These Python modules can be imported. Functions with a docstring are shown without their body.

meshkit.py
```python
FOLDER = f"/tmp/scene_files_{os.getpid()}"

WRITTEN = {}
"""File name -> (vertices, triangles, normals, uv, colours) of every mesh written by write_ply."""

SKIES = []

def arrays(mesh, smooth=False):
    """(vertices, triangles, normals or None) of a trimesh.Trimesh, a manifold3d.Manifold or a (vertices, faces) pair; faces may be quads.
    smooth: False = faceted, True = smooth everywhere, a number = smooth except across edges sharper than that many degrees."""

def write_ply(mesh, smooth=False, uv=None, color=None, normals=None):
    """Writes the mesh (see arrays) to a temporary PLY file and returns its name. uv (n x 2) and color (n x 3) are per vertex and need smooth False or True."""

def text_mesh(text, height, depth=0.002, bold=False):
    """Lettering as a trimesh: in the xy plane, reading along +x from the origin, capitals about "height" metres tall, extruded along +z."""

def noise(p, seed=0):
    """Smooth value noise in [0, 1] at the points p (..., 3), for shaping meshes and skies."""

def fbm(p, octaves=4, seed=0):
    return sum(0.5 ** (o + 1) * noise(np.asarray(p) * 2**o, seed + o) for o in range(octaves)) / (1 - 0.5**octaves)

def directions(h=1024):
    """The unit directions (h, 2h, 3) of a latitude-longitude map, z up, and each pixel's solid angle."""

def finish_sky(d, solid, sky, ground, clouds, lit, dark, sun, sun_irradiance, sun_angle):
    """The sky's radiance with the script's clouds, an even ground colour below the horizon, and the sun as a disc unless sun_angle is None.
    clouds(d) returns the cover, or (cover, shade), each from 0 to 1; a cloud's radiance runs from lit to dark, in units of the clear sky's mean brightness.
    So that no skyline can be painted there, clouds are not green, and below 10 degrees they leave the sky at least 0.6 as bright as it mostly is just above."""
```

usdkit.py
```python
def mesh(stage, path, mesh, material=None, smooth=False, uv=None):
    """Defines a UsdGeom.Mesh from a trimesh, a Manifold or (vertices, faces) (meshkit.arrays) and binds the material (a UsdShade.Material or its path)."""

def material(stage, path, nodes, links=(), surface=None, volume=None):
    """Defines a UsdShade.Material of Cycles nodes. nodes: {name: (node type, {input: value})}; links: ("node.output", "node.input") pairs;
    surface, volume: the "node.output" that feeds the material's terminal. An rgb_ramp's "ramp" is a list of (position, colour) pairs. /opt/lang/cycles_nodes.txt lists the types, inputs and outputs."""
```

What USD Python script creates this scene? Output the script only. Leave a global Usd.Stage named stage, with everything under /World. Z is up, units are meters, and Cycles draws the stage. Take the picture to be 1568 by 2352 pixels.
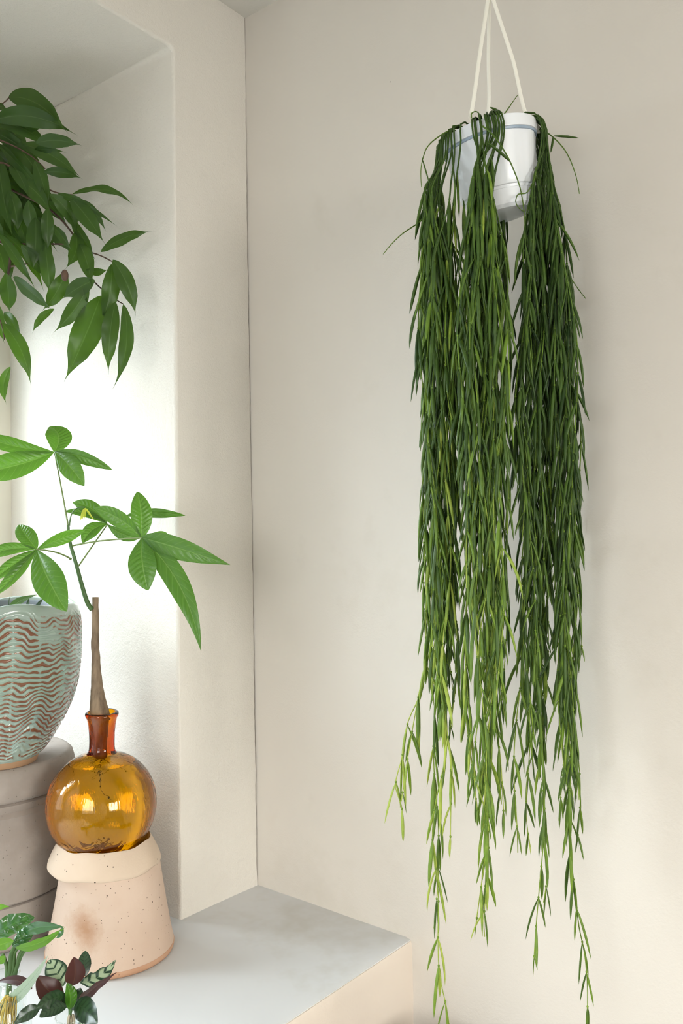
import math, random
import numpy as np, trimesh
import usdkit, meshkit
from meshkit import fbm, noise
from pxr import Usd, UsdGeom, UsdLux, UsdShade, Gf, Sdf, Vt

stage = Usd.Stage.CreateInMemory()
UsdGeom.SetStageUpAxis(stage, "Z"); UsdGeom.SetStageMetersPerUnit(stage, 1.0)
UsdGeom.Xform.Define(stage, "/World"); UsdGeom.Scope.Define(stage, "/World/Looks")
PI = math.pi

# ------------------------------------------------------------------ camera
# room: right wall is x = 0, window wall is y = 0 (room towards -x, -y), floor z = 0
FPX = 1941.0; CU, CV = 784.0, 1240.0
ZC = 1.30
CAM = np.array([-1.2213, -1.1959, ZC])
YAW = math.radians(38.4)
FWD = np.array([math.cos(YAW), math.sin(YAW), 0.0])
RGT = np.array([math.sin(YAW), -math.cos(YAW), 0.0])
UP = np.array([0, 0, 1.0])
FOCAL = 30.0
cam = UsdGeom.Camera.Define(stage, "/World/camera")
M4 = Gf.Matrix4d(*[float(x) for x in (*RGT, 0, *UP, 0, *(-FWD), 0, *CAM, 1)])
cam.AddTransformOp().Set(M4)
cam.CreateFocalLengthAttr(FOCAL)
cam.CreateHorizontalApertureAttr(1568 / FPX * FOCAL)
cam.CreateVerticalApertureOffsetAttr((CV - 1176) / FPX * FOCAL)
cam.CreateClippingRangeAttr(Gf.Vec2f(0.05, 100))
cam.CreateExposureAttr(-0.94)

# ------------------------------------------------------------------ light
dome = UsdLux.DomeLight.Define(stage, "/World/sky")
dome.CreateColorAttr(Gf.Vec3f(0.86, 0.93, 1.0)); dome.CreateIntensityAttr(1.6)

def rect_light(name, centre, to, w, h, inten, col):
    l = UsdLux.RectLight.Define(stage, "/World/" + name)
    c = np.array(centre, float); z = -np.array(to, float); z /= np.linalg.norm(z)
    x = np.cross([0, 0, 1.0], z); x /= np.linalg.norm(x); y = np.cross(z, x)
    l.AddTransformOp().Set(Gf.Matrix4d(*[float(k) for k in (*x, 0, *y, 0, *z, 0, *c, 1)]))
    l.CreateWidthAttr(w); l.CreateHeightAttr(h); l.CreateIntensityAttr(inten); l.CreateColorAttr(Gf.Vec3f(*col))
    return l
# daylight outside the deep window beside the plants, and outside the window in the wall behind the camera
rect_light("window_daylight", (-0.70, 1.60, 2.50), (0, -1, -0.55), 3.4, 2.2, 43.0, (0.84, 0.92, 1.0))      # bright overcast sky above the horizon
rect_light("room_daylight", (-1.15, -5.3, 2.30), (0, 1, -0.4), 4.6, 2.9, 43.0, (1.0, 0.925, 0.865))
rect_light("side_daylight", (-3.7, -0.95, 1.95), (1, 0, -0.35), 3.4, 2.0, 17.0, (1.0, 0.95, 0.925))

# ------------------------------------------------------------------ helpers
OFF = {}
NAMES = {}
def numbered(parent, name):
    key = (parent, name); n = NAMES.get(key, 0); NAMES[key] = n + 1
    return name if n == 0 else f"{name}_{n:03d}"
def ppath(parent):
    return "/World" if parent is None else (parent if isinstance(parent, str) else str(parent.GetPath()))
def tag(p, label=None, cat=None, group=None, kind=None):
    p = p.GetPrim() if hasattr(p, "GetPrim") else p
    for k, v in (("label", label), ("category", cat), ("group", group), ("kind", kind)):
        if v: p.SetCustomDataByKey(k, v)
    return p
def thing(name, label, cat, loc=(0, 0, 0), group=None, kind=None):
    path = "/World/" + numbered("/World", name)
    x = UsdGeom.Xform.Define(stage, path); x.AddTranslateOp().Set(Gf.Vec3d(*map(float, loc)))
    OFF[path] = np.array(loc, float)
    return tag(x, label, cat, group, kind)
def obj(name, mesh, mat, parent=None, smooth=False, uv=None, label=None, cat=None, group=None, kind=None):
    """one Mesh prim; the mesh is given in world coordinates"""
    pp = ppath(parent); path = pp + "/" + numbered(pp, name)
    off = OFF.get(pp, np.zeros(3)); OFF[path] = off
    if hasattr(mesh, "to_mesh"):
        m = mesh.to_mesh(); mesh = (np.array(m.vert_properties[:, :3], float), np.array(m.tri_verts))
    if isinstance(mesh, trimesh.Trimesh): mesh = (np.array(mesh.vertices), np.array(mesh.faces))
    v, f = mesh
    m = usdkit.mesh(stage, path, (np.asarray(v, float) - off, f), mat, smooth=smooth, uv=uv)
    return tag(m, label, cat, group, kind)
def at(u, v, d):
    """the point d metres in front of the camera that the photograph shows at pixel u, v"""
    return CAM + FWD * d + RGT * ((u - CU) / FPX * d) + UP * ((CV - v) / FPX * d)
def unit(a):
    a = np.asarray(a, float); return a / max(np.linalg.norm(a), 1e-12)
def cat_meshes(ms):
    vs, fs, n = [], [], 0
    for v, f in ms:
        f = np.asarray(f)
        if f.shape[1] == 4: f = np.vstack([f[:, [0, 1, 2]], f[:, [0, 2, 3]]])
        vs.append(np.asarray(v, float)); fs.append(f + n); n += len(v)
    return np.vstack(vs), np.vstack(fs)
def grid_faces(n, m, wrap=False):
    i, j = np.meshgrid(np.arange(n - 1), np.arange(m if wrap else m - 1), indexing="ij")
    a = i * m + j; b = i * m + (j + 1) % m; c = (i + 1) * m + (j + 1) % m; d = (i + 1) * m + j
    return np.stack([a, b, c, d], -1).reshape(-1, 4)
def tris(q):
    q = np.asarray(q); return np.vstack([q[:, [0, 1, 2]], q[:, [0, 2, 3]]])
def box(lo, hi, bev=0.0):
    lo, hi = np.array(lo, float), np.array(hi, float)
    if bev <= 0:
        b = trimesh.creation.box(extents=hi - lo); b.apply_translation((lo + hi) / 2)
        return np.array(b.vertices), np.array(b.faces)
    import itertools
    pts = []
    for s in itertools.product((0, 1), repeat=3):
        c = np.where(np.array(s) == 1, hi, lo)
        for k in range(3):
            p = c.copy()
            for q in range(3):
                if q != k: p[q] += bev * (1 if s[q] == 0 else -1)
            pts.append(p)
    h = trimesh.PointCloud(pts).convex_hull
    return np.array(h.vertices), np.array(h.faces)
def lathe(profile, centre, n=96, close=True, wob=None):
    """profile: (r, z) points from bottom to top of the outside, then down the inside if there is one"""
    pr = np.array(profile, float); th = np.arange(n) / n * 2 * PI
    R = pr[:, 0][:, None] + np.zeros(n); Z = pr[:, 1][:, None] + np.zeros(n)
    if wob is not None: R, Z = wob(R, Z, th[None, :] + 0 * R)
    v = np.stack([R * np.cos(th), R * np.sin(th), Z], -1).reshape(-1, 3)
    f = tris(grid_faces(len(pr), n, True)); vs = [v]; fs = [f]
    if close:
        k = len(v)
        for row, flip in ((0, True), (len(pr) - 1, False)):
            if pr[row, 0] > 1e-6:
                c = np.array([[0, 0, Z[row].mean()]]); vs.append(c)
                a = row * n + np.arange(n); b = row * n + (np.arange(n) + 1) % n
                t = np.stack([a, b, np.full(n, k)], 1)
                fs.append(t[:, ::-1] if flip else t); k += 1
    return np.vstack(vs) + np.array(centre, float), np.vstack(fs)
def spline(pts, n):
    from scipy.interpolate import CubicSpline, PchipInterpolator
    p = np.asarray(pts, float)
    if len(p) == 2: return p[0] + (p[1] - p[0]) * np.linspace(0, 1, n)[:, None]
    s = np.r_[0, np.cumsum(np.linalg.norm(np.diff(p, axis=0), axis=1) + 1e-9)]
    return PchipInterpolator(s, p, axis=0)(np.linspace(0, s[-1], n))
def tube(pts, rad, k=6, caps=True, flat=1.0, flatdir=None):
    p = np.asarray(pts, float); n = len(p); rad = np.broadcast_to(rad, (n,))
    t = np.gradient(p, axis=0); t /= np.maximum(np.linalg.norm(t, axis=1, keepdims=True), 1e-12)
    a = flatdir if flatdir is not None else (np.array([0, 0, 1.0]) if abs(t[0][2]) < 0.9 else np.array([1.0, 0, 0]))
    us = np.zeros_like(p); u = np.asarray(a, float)
    for i in range(n):
        u = u - t[i] * np.dot(u, t[i]); u = unit(u); us[i] = u
    w = np.cross(t, us); th = np.arange(k) / k * 2 * PI
    v = p[:, None, :] + rad[:, None, None] * (np.cos(th)[None, :, None] * us[:, None, :] * flat + np.sin(th)[None, :, None] * w[:, None, :])
    v = v.reshape(-1, 3); f = tris(grid_faces(n, k, True))
    if caps:
        v = np.vstack([v, p[0], p[-1]])
        a = np.arange(k); b = (a + 1) % k
        f = np.vstack([f, np.stack([b, a, np.full(k, n * k)], 1), np.stack([(n - 1) * k + a, (n - 1) * k + b, np.full(k, n * k + 1)], 1)])
    return v, f
def taper(r0, r1, n, p=1.0):
    return r0 + (r1 - r0) * np.linspace(0, 1, n) ** p

WIDTH = {
    "ficus": lambda s: np.clip(np.where(s < 0.86, np.sin(PI * np.clip(s / 0.92, 0, 1) ** 0.80) ** 0.85, 0) , 0, 1) * 1.0 + np.where(s >= 0.86, 0, 0),
    "oval": lambda s: np.sin(PI * np.clip(s, 0, 1) ** 0.95) ** 0.70,
    "obovate": lambda s: np.sin(PI * np.clip(s, 0, 1) ** 1.15) ** 0.82,
    "lance": lambda s: np.sin(PI * np.clip(s, 0, 1) ** 0.72) ** 1.0,
    "arrow": lambda s: np.clip((1 - s) ** 0.62 * np.clip(s * 9, 0, 1) ** 0.5 * 1.08, 0, 1),
}
def ficus_width(s):
    a = np.sin(PI * np.clip(s / 0.97, 0, 1) ** 0.80)
    a = np.clip(a, 0, 1) ** 0.95
    tipw = 0.06 * np.clip((1 - s) / 0.16, 0, 1)
    return np.maximum(a * np.clip((0.96 - s) / 0.26, 0, 1) ** 0.75, tipw * (s > 0.8))
WIDTH["ficus"] = ficus_width
def rot(v, axis, ang):
    axis = unit(axis); return v * math.cos(ang) + np.cross(axis, v) * math.sin(ang) + axis * np.dot(axis, v) * (1 - math.cos(ang))
def leaf(base, tip, width, normal, kind="ficus", bend=0.0, arch=0.0, fold=0.25, wave=0.0, nw=2.5, ph=0.0, quilt=0.0, veins=9, n=22, m=8, tipdrop=0.0, slim=0.0):
    """a leaf blade from base to tip: returns (v, f, uv) with uv = (along, across)"""
    base, tip = np.asarray(base, float), np.asarray(tip, float)
    ax = tip - base; L = np.linalg.norm(ax); a = ax / L
    nn = np.asarray(normal, float); nn = unit(nn - a * np.dot(nn, a)); sd = np.cross(a, nn)
    s = np.linspace(0, 1, n); w = WIDTH[kind](s) * width / 2
    c = base + ax * s[:, None] + sd * (bend * L * 4 * s * (1 - s))[:, None] + nn * (arch * L * 4 * s * (1 - s))[:, None]
    if tipdrop: c = c - np.array([0, 0, 1.0]) * (tipdrop * L * np.clip(s - 0.7, 0, 1) ** 2)[:, None]
    t = np.gradient(c, axis=0); t /= np.linalg.norm(t, axis=1, keepdims=True)
    S = np.cross(t, np.broadcast_to(nn, t.shape)); S /= np.linalg.norm(S, axis=1, keepdims=True); N = np.cross(S, t)
    x = np.linspace(-1, 1, m + 1)
    ww = w[:, None] * np.abs(x)[None, :]
    lift = np.sin(fold) * ww - 0.35 * fold * ww * np.abs(x)[None, :]
    side = np.sign(x)[None, :]
    if wave: lift = lift + wave * L * np.sin(2 * PI * nw * s[:, None] + ph + 0.9 * side) * (np.abs(x) ** 1.6)[None, :] * np.sin(PI * s)[:, None]
    if quilt:
        q = np.abs(np.sin(PI * veins * (s[:, None] - 0.16 * np.abs(x)[None, :])))
        lift = lift + quilt * q * np.sin(PI * np.abs(x) ** 0.8)[None, :] * np.sin(PI * s)[:, None] ** 0.5
    P = c[:, None, :] + S[:, None, :] * (w[:, None] * x[None, :] * math.cos(fold))[..., None] + N[:, None, :] * lift[..., None]
    uv = np.stack(np.broadcast_arrays(s[:, None], (x[None, :] + 1) / 2), -1)
    return P.reshape(-1, 3), tris(grid_faces(n, m + 1)), uv.reshape(-1, 2)

# ------------------------------------------------------------------ materials
def mat(name, nodes, links, surface="p.BSDF", volume=None):
    return usdkit.material(stage, "/World/Looks/" + name, nodes, links, surface=surface, volume=volume)
GEO = ("geometry", {})
def plaster(name, c1, c2, spots=0.0, bump=0.25, rough=0.85, fine=(220, 45)):
    nodes = {"g": GEO, "n1": ("noise_texture", {"scale": 2.2, "detail": 5, "roughness": 0.6}),
             "n2": ("noise_texture", {"scale": 13.0, "detail": 4, "roughness": 0.65}),
             "mx": ("mix", {"mix_type": "mix", "color1": c1, "color2": c2}),
             "a": ("math", {"math_type": "multiply_add", "value2": 0.62, "value3": 0.19}),
             "a2": ("math", {"math_type": "multiply_add", "value2": 0.38}),
             "r": ("rgb_ramp", {"ramp": [(0.36, (0, 0, 0)), (0.64, (1, 1, 1))]}),
             "n3": ("noise_texture", {"scale": float(fine[0]), "detail": 3, "roughness": 0.6}),
             "n4": ("noise_texture", {"scale": float(fine[1]), "detail": 3, "roughness": 0.55}),
             "b": ("bump", {"strength": bump, "distance": 0.0012}), "hs": ("math", {"math_type": "add"}),
             "p": ("principled_bsdf", {"roughness": rough, "specular_ior_level": 0.25})}
    links = [("g.position", "n1.vector"), ("g.position", "n2.vector"), ("g.position", "n3.vector"), ("g.position", "n4.vector"),
             ("n1.fac", "a.value1"), ("n2.fac", "a2.value1"), ("a.value", "a2.value3"), ("a2.value", "r.fac"), ("r.color", "mx.fac"),
             ("n3.fac", "hs.value1"), ("n4.fac", "hs.value2"), ("hs.value", "b.height"), ("b.normal", "p.normal")]
    if spots:
        nodes |= {"v": ("voronoi_texture", {"scale": 7.0, "feature": "f1"}), "vr": ("map_range", {"from_min": 0.006, "from_max": 0.015, "to_min": spots, "to_max": 0.0, "clamp": True}),
                  "dk": ("mix", {"color2": (0.16, 0.14, 0.11)})}
        links += [("g.position", "v.vector"), ("v.distance", "vr.value"), ("vr.result", "dk.fac"), ("mx.color", "dk.color1"), ("dk.color", "p.base_color")]
    else: links += [("mx.color", "p.base_color")]
    return mat(name, nodes, links)
WALL = plaster("wall_plaster", (0.590, 0.543, 0.475), (0.670, 0.626, 0.570), spots=0.55, bump=0.22)
REVEAL = plaster("window_wall_plaster", (0.665, 0.622, 0.565), (0.710, 0.672, 0.615), spots=0.35, bump=0.8, fine=(260, 90))
CEIL = plaster("ceiling_plaster", (0.64, 0.62, 0.575), (0.68, 0.66, 0.615), bump=0.2)
LEDGETOP = plaster("ledge_top_plaster", (0.475, 0.445, 0.385), (0.625, 0.63, 0.64), spots=0.8, bump=0.08, rough=0.5)
LEDGEFRONT = plaster("ledge_front_plaster", (0.69, 0.605, 0.525), (0.72, 0.635, 0.555), bump=0.2)
def simple(name, col, rough=0.5, spec=0.5, coat=0.0, **kw):
    return mat(name, {"p": ("principled_bsdf", {"base_color": col, "roughness": rough, "specular_ior_level": spec, "coat_weight": coat, **kw})}, [])
FLOORM = simple("floor_stone", (0.23, 0.19, 0.15), 0.6)
PAINT = simple("cream_paint", (0.70, 0.67, 0.58), 0.35)
PANE = mat("window_glass", {"lw": ("layer_weight", {"blend": 0.5}), "pw": ("math", {"math_type": "power", "value2": 3.5}), "f": ("math", {"math_type": "multiply_add", "value2": 0.6, "value3": 0.04}), "t": ("transparent_bsdf", {"color": (0.98, 1, 0.99)}), "g": ("glossy_bsdf", {"color": (1, 1, 1), "roughness": 0.0}), "m": ("mix_closure", {})},
           [("lw.facing", "pw.value1"), ("pw.value", "f.value1"), ("f.value", "m.fac"), ("t.BSDF", "m.closure1"), ("g.BSDF", "m.closure2")], surface="m.closure")
CLEARGLASS = mat("clear_glass", {"lw": ("layer_weight", {"blend": 0.5}), "pw": ("math", {"math_type": "power", "value2": 3.5}), "f": ("math", {"math_type": "multiply_add", "value2": 0.6, "value3": 0.04}), "t": ("transparent_bsdf", {"color": (0.93, 0.955, 0.94)}), "g": ("glossy_bsdf", {"color": (1, 1, 1), "roughness": 0.02}), "m": ("mix_closure", {})},
                 [("lw.facing", "pw.value1"), ("pw.value", "f.value1"), ("f.value", "m.fac"), ("t.BSDF", "m.closure1"), ("g.BSDF", "m.closure2")], surface="m.closure")

def leafmat(name, dark, light, trans, rib, veins=10.0, veinw=0.0, rough=0.38, tw=0.35, back=None, band=None, spec=0.45, var=0.35):
    """leaf: colour varies per leaf and along it, lighter midrib, side veins; partly translucent"""
    nodes = {"uv": ("attribute", {"attribute": "st"}), "sx": ("separate_xyz", {}), "g": GEO, "oi": ("object_info", {}),
             "n": ("noise_texture", {"scale": 18.0, "detail": 3}),
             "vm": ("math", {"math_type": "multiply_add", "value2": var, "value3": 0.5 - var / 2}), "ad": ("math", {"math_type": "add"}),
             "nm": ("math", {"math_type": "multiply_add", "value2": 0.8, "value3": -0.4}),
             "base": ("mix", {"color1": dark, "color2": light, "use_clamp": True}),
             "c1": ("math", {"math_type": "subtract", "value2": 0.5}), "c2": ("math", {"math_type": "absolute"}),
             "mr": ("map_range", {"from_min": 0.008, "from_max": 0.028, "to_min": 0.75, "to_max": 0.0, "clamp": True}),
             "ribbed": ("mix", {"color2": rib}),
             "vk": ("math", {"math_type": "multiply_add", "value2": -0.33}), "vs": ("math", {"math_type": "multiply", "value2": veins}), "vf": ("math", {"math_type": "pingpong", "value2": 0.5}),
             "vr": ("map_range", {"from_min": 0.0, "from_max": 0.09, "to_min": veinw, "to_max": 0.0, "clamp": True}),
             "veined": ("mix", {"color2": rib}),
             "tc": ("mix", {"mix_type": "multiply", "fac": 1.0, "color2": trans}),
             "p": ("principled_bsdf", {"roughness": rough, "specular_ior_level": spec}), "t": ("translucent_bsdf", {"color": trans}), "mc": ("mix_closure", {"fac": tw})}
    links = [("uv.vector", "sx.vector"), ("g.position", "n.vector"), ("n.fac", "nm.value1"), ("oi.random", "vm.value1"), ("vm.value", "ad.value1"), ("nm.value", "ad.value2"), ("ad.value", "base.fac"),
             ("sx.y", "c1.value1"), ("c1.value", "c2.value1"), ("c2.value", "mr.value"), ("mr.result", "ribbed.fac"),
             ("c2.value", "vk.value1"), ("sx.x", "vk.value3"), ("vk.value", "vs.value1"), ("vs.value", "vf.value1"), ("vf.value", "vr.value"), ("vr.result", "veined.fac"),
             ("base.color", "veined.color1"), ("veined.color", "ribbed.color1"), ("p.BSDF", "mc.closure1"), ("t.BSDF", "mc.closure2")]
    last = "ribbed.color"
    if band:   # herringbone bands between the midrib and the edge
        nodes |= {"bs": ("math", {"math_type": "multiply", "value2": band[1]}), "bf": ("math", {"math_type": "pingpong", "value2": 0.5}),
                  "bj": ("math", {"math_type": "multiply_add", "value2": 0.35}), "br": ("map_range", {"from_min": 0.30, "from_max": 0.40, "to_min": 0, "to_max": 1, "clamp": True}),
                  "be": ("map_range", {"from_min": 0.30, "from_max": 0.44, "to_min": 1, "to_max": 0.0, "clamp": True}), "bm": ("math", {"math_type": "multiply"}),
                  "banded": ("mix", {"color2": band[0]})}
        links += [("vk.value", "bs.value1"), ("bs.value", "bf.value1"), ("n.fac", "bj.value1"), ("bf.value", "bj.value3"), ("bj.value", "br.value"), ("c2.value", "be.value"),
                  ("br.result", "bm.value1"), ("be.result", "bm.value2"), ("bm.value", "banded.fac"), (last, "banded.color1")]
        last = "banded.color"
    if back:
        nodes |= {"bk": ("mix", {"color2": back})}
        links += [("g.backfacing", "bk.fac"), (last, "bk.color1")]; last = "bk.color"
    links += [(last, "p.base_color")]
    return mat(name, nodes, links, surface="mc.closure")
FICUS = leafmat("ficus_leaf", (0.019, 0.046, 0.010), (0.046, 0.100, 0.020), (0.115, 0.25, 0.010), (0.09, 0.15, 0.05), veinw=0.06, veins=16, rough=0.36, tw=0.24, spec=0.3)
PACHIRA = leafmat("money_tree_leaf", (0.055, 0.150, 0.022), (0.095, 0.215, 0.035), (0.11, 0.27, 0.012), (0.20, 0.34, 0.10), veinw=0.38, veins=11, rough=0.32, tw=0.30, back=None)
YOUNGP = simple("young_leaf", (0.55, 0.62, 0.06), 0.45)
CALA = leafmat("calathea_leaf", (0.010, 0.030, 0.018), (0.016, 0.045, 0.024), (0.08, 0.16, 0.03), (0.20, 0.30, 0.16), rough=0.25, tw=0.08, back=(0.055, 0.016, 0.018), band=((0.34, 0.42, 0.26), 4.6), spec=0.6)
CALAD = leafmat("dark_calathea_leaf", (0.008, 0.020, 0.010), (0.014, 0.036, 0.016), (0.06, 0.12, 0.02), (0.04, 0.07, 0.03), rough=0.25, tw=0.06, back=(0.050, 0.014, 0.016), band=((0.022, 0.050, 0.022), 7.0), spec=0.6)
MAROON = leafmat("maroon_leaf_underside", (0.026, 0.008, 0.009), (0.048, 0.014, 0.012), (0.2, 0.05, 0.03), (0.10, 0.05, 0.03), rough=0.4, tw=0.10)
LIMEL = leafmat("calathea_heart_leaf", (0.025, 0.09, 0.008), (0.05, 0.15, 0.012), (0.10, 0.26, 0.015), (0.2, 0.4, 0.08), rough=0.3, tw=0.3)
SILVER = leafmat("silver_leaf", (0.26, 0.33, 0.27), (0.36, 0.43, 0.36), (0.25, 0.4, 0.15), (0.16, 0.24, 0.18), veinw=0.4, veins=9, rough=0.3, tw=0.15)
ALOC = leafmat("crinkled_leaf", (0.012, 0.055, 0.022), (0.03, 0.11, 0.035), (0.18, 0.45, 0.02), (0.05, 0.16, 0.04), rough=0.2, tw=0.15, spec=0.7)
ALOCU = leafmat("crinkled_leaf_underside", (0.07, 0.19, 0.012), (0.12, 0.28, 0.02), (0.14, 0.32, 0.015), (0.2, 0.4, 0.05), rough=0.4, tw=0.3)
def hoyamat(name):
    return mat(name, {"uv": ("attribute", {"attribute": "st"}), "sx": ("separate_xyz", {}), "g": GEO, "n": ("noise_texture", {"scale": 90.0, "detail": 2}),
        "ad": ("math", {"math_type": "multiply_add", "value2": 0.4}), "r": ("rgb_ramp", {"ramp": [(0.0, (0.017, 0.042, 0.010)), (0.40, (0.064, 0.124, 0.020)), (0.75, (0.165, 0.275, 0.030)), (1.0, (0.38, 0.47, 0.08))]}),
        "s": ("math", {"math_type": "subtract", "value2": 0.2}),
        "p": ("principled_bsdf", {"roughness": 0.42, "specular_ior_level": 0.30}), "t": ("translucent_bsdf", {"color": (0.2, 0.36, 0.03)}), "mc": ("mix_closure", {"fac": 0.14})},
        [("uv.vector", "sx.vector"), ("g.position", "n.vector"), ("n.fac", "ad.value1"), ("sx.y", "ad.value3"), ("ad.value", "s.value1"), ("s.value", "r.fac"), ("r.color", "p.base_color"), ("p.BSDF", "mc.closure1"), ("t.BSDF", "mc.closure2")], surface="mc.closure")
HOYA = hoyamat("hanging_leaf")
def bark(name, c1, c2, scale=60, stretch=0.25):
    return mat(name, {"g": GEO, "mp": ("mapping", {"scale": (1, 1, stretch)}), "n": ("noise_texture", {"scale": float(scale), "detail": 5, "roughness": 0.65}), "r": ("rgb_ramp", {"ramp": [(0.35, c1), (0.62, c2)]}),
        "b": ("bump", {"strength": 0.6, "distance": 0.001}), "p": ("principled_bsdf", {"roughness": 0.75})},
        [("g.position", "mp.vector"), ("mp.vector", "n.vector"), ("n.fac", "r.fac"), ("r.color", "p.base_color"), ("n.fac", "b.height"), ("b.normal", "p.normal")])
BARK = bark("cutting_bark", (0.095, 0.062, 0.038), (0.25, 0.18, 0.115))
TWIG = bark("twig_bark", (0.05, 0.025, 0.018), (0.13, 0.075, 0.05))
GREENSTEM = simple("green_stem", (0.06, 0.13, 0.035), 0.45)
PETIOLE = simple("petiole", (0.16, 0.22, 0.07), 0.45)
STEMG = simple("alocasia_stem", (0.05, 0.11, 0.02), 0.4)
ROOT = simple("amber_root", (0.035, 0.020, 0.008), 0.6)
YROOT = bark("yellow_root", (0.20, 0.12, 0.02), (0.48, 0.36, 0.07), 90, 0.2)
PALER = simple("pale_root", (0.40, 0.34, 0.24), 0.5)
SOIL = bark("soil", (0.035, 0.022, 0.014), (0.30, 0.19, 0.12), 120, 1.0)
MOSS = bark("potting_moss", (0.03, 0.022, 0.012), (0.12, 0.08, 0.035), 140, 1.0)
def stone(name, c1, c2, speck=(0.05, 0.035, 0.025), sp=0.7, rough=0.7, sc=90.0, stain=None):
    nodes = {"g": GEO, "n": ("noise_texture", {"scale": 9.0, "detail": 5, "roughness": 0.6}), "r": ("rgb_ramp", {"ramp": [(0.35, c1), (0.65, c2)]}),
             "v": ("voronoi_texture", {"scale": sc, "randomness": 1.0}), "w": ("separate_color", {}), "wr": ("map_range", {"from_min": 0.62, "from_max": 1.0, "to_min": 0.0, "to_max": 0.24, "clamp": True}),
             "lt": ("math", {"math_type": "less_than"}), "ml": ("math", {"math_type": "multiply", "value2": sp}), "mx": ("mix", {"color2": speck}),
             "n5": ("noise_texture", {"scale": 300.0, "detail": 2}), "b": ("bump", {"strength": 0.2, "distance": 0.0008}), "p": ("principled_bsdf", {"roughness": rough, "specular_ior_level": 0.3})}
    links = [("g.position", k + ".vector") for k in ("n", "v", "n5")] + [("v.color", "w.color")] + [("n.fac", "r.fac"), ("w.r", "wr.value"), ("v.distance", "lt.value1"), ("wr.result", "lt.value2"), ("lt.value", "ml.value1"), ("ml.value", "mx.fac"),
             ("r.color", "mx.color1"), ("n5.fac", "b.height"), ("b.normal", "p.normal")]
    last = "mx.color"
    if stain is not None:   # a brown scuff on the clay, at a fixed place on the pot
        c, rad, col = stain
        nodes |= {"sv": ("vector_math", {"math_type": "subtract", "vector2": c}), "sm": ("vector_math", {"math_type": "multiply", "vector2": tuple(1 / np.array(rad))}), "sl": ("vector_math", {"math_type": "length"}),
                  "sn": ("noise_texture", {"scale": 55.0, "detail": 5, "roughness": 0.7}), "sa": ("math", {"math_type": "multiply_add", "value2": 1.1}), "sr": ("map_range", {"from_min": 0.65, "from_max": 1.55, "to_min": 0.75, "to_max": 0.0, "clamp": True}), "st": ("mix", {"color2": col})}
        links += [("g.position", "sv.vector1"), ("sv.vector", "sm.vector1"), ("sm.vector", "sl.vector1"), ("g.position", "sn.vector"), ("sn.fac", "sa.value1"), ("sl.value", "sa.value3"), ("sa.value", "sr.value"), ("sr.result", "st.fac"), (last, "st.color1")]
        last = "st.color"
    links.append((last, "p.base_color"))
    return mat(name, nodes, links)
GREYCLAY = stone("grey_clay", (0.27, 0.228, 0.198), (0.35, 0.303, 0.268), sp=0.5, sc=170.0)
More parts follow.
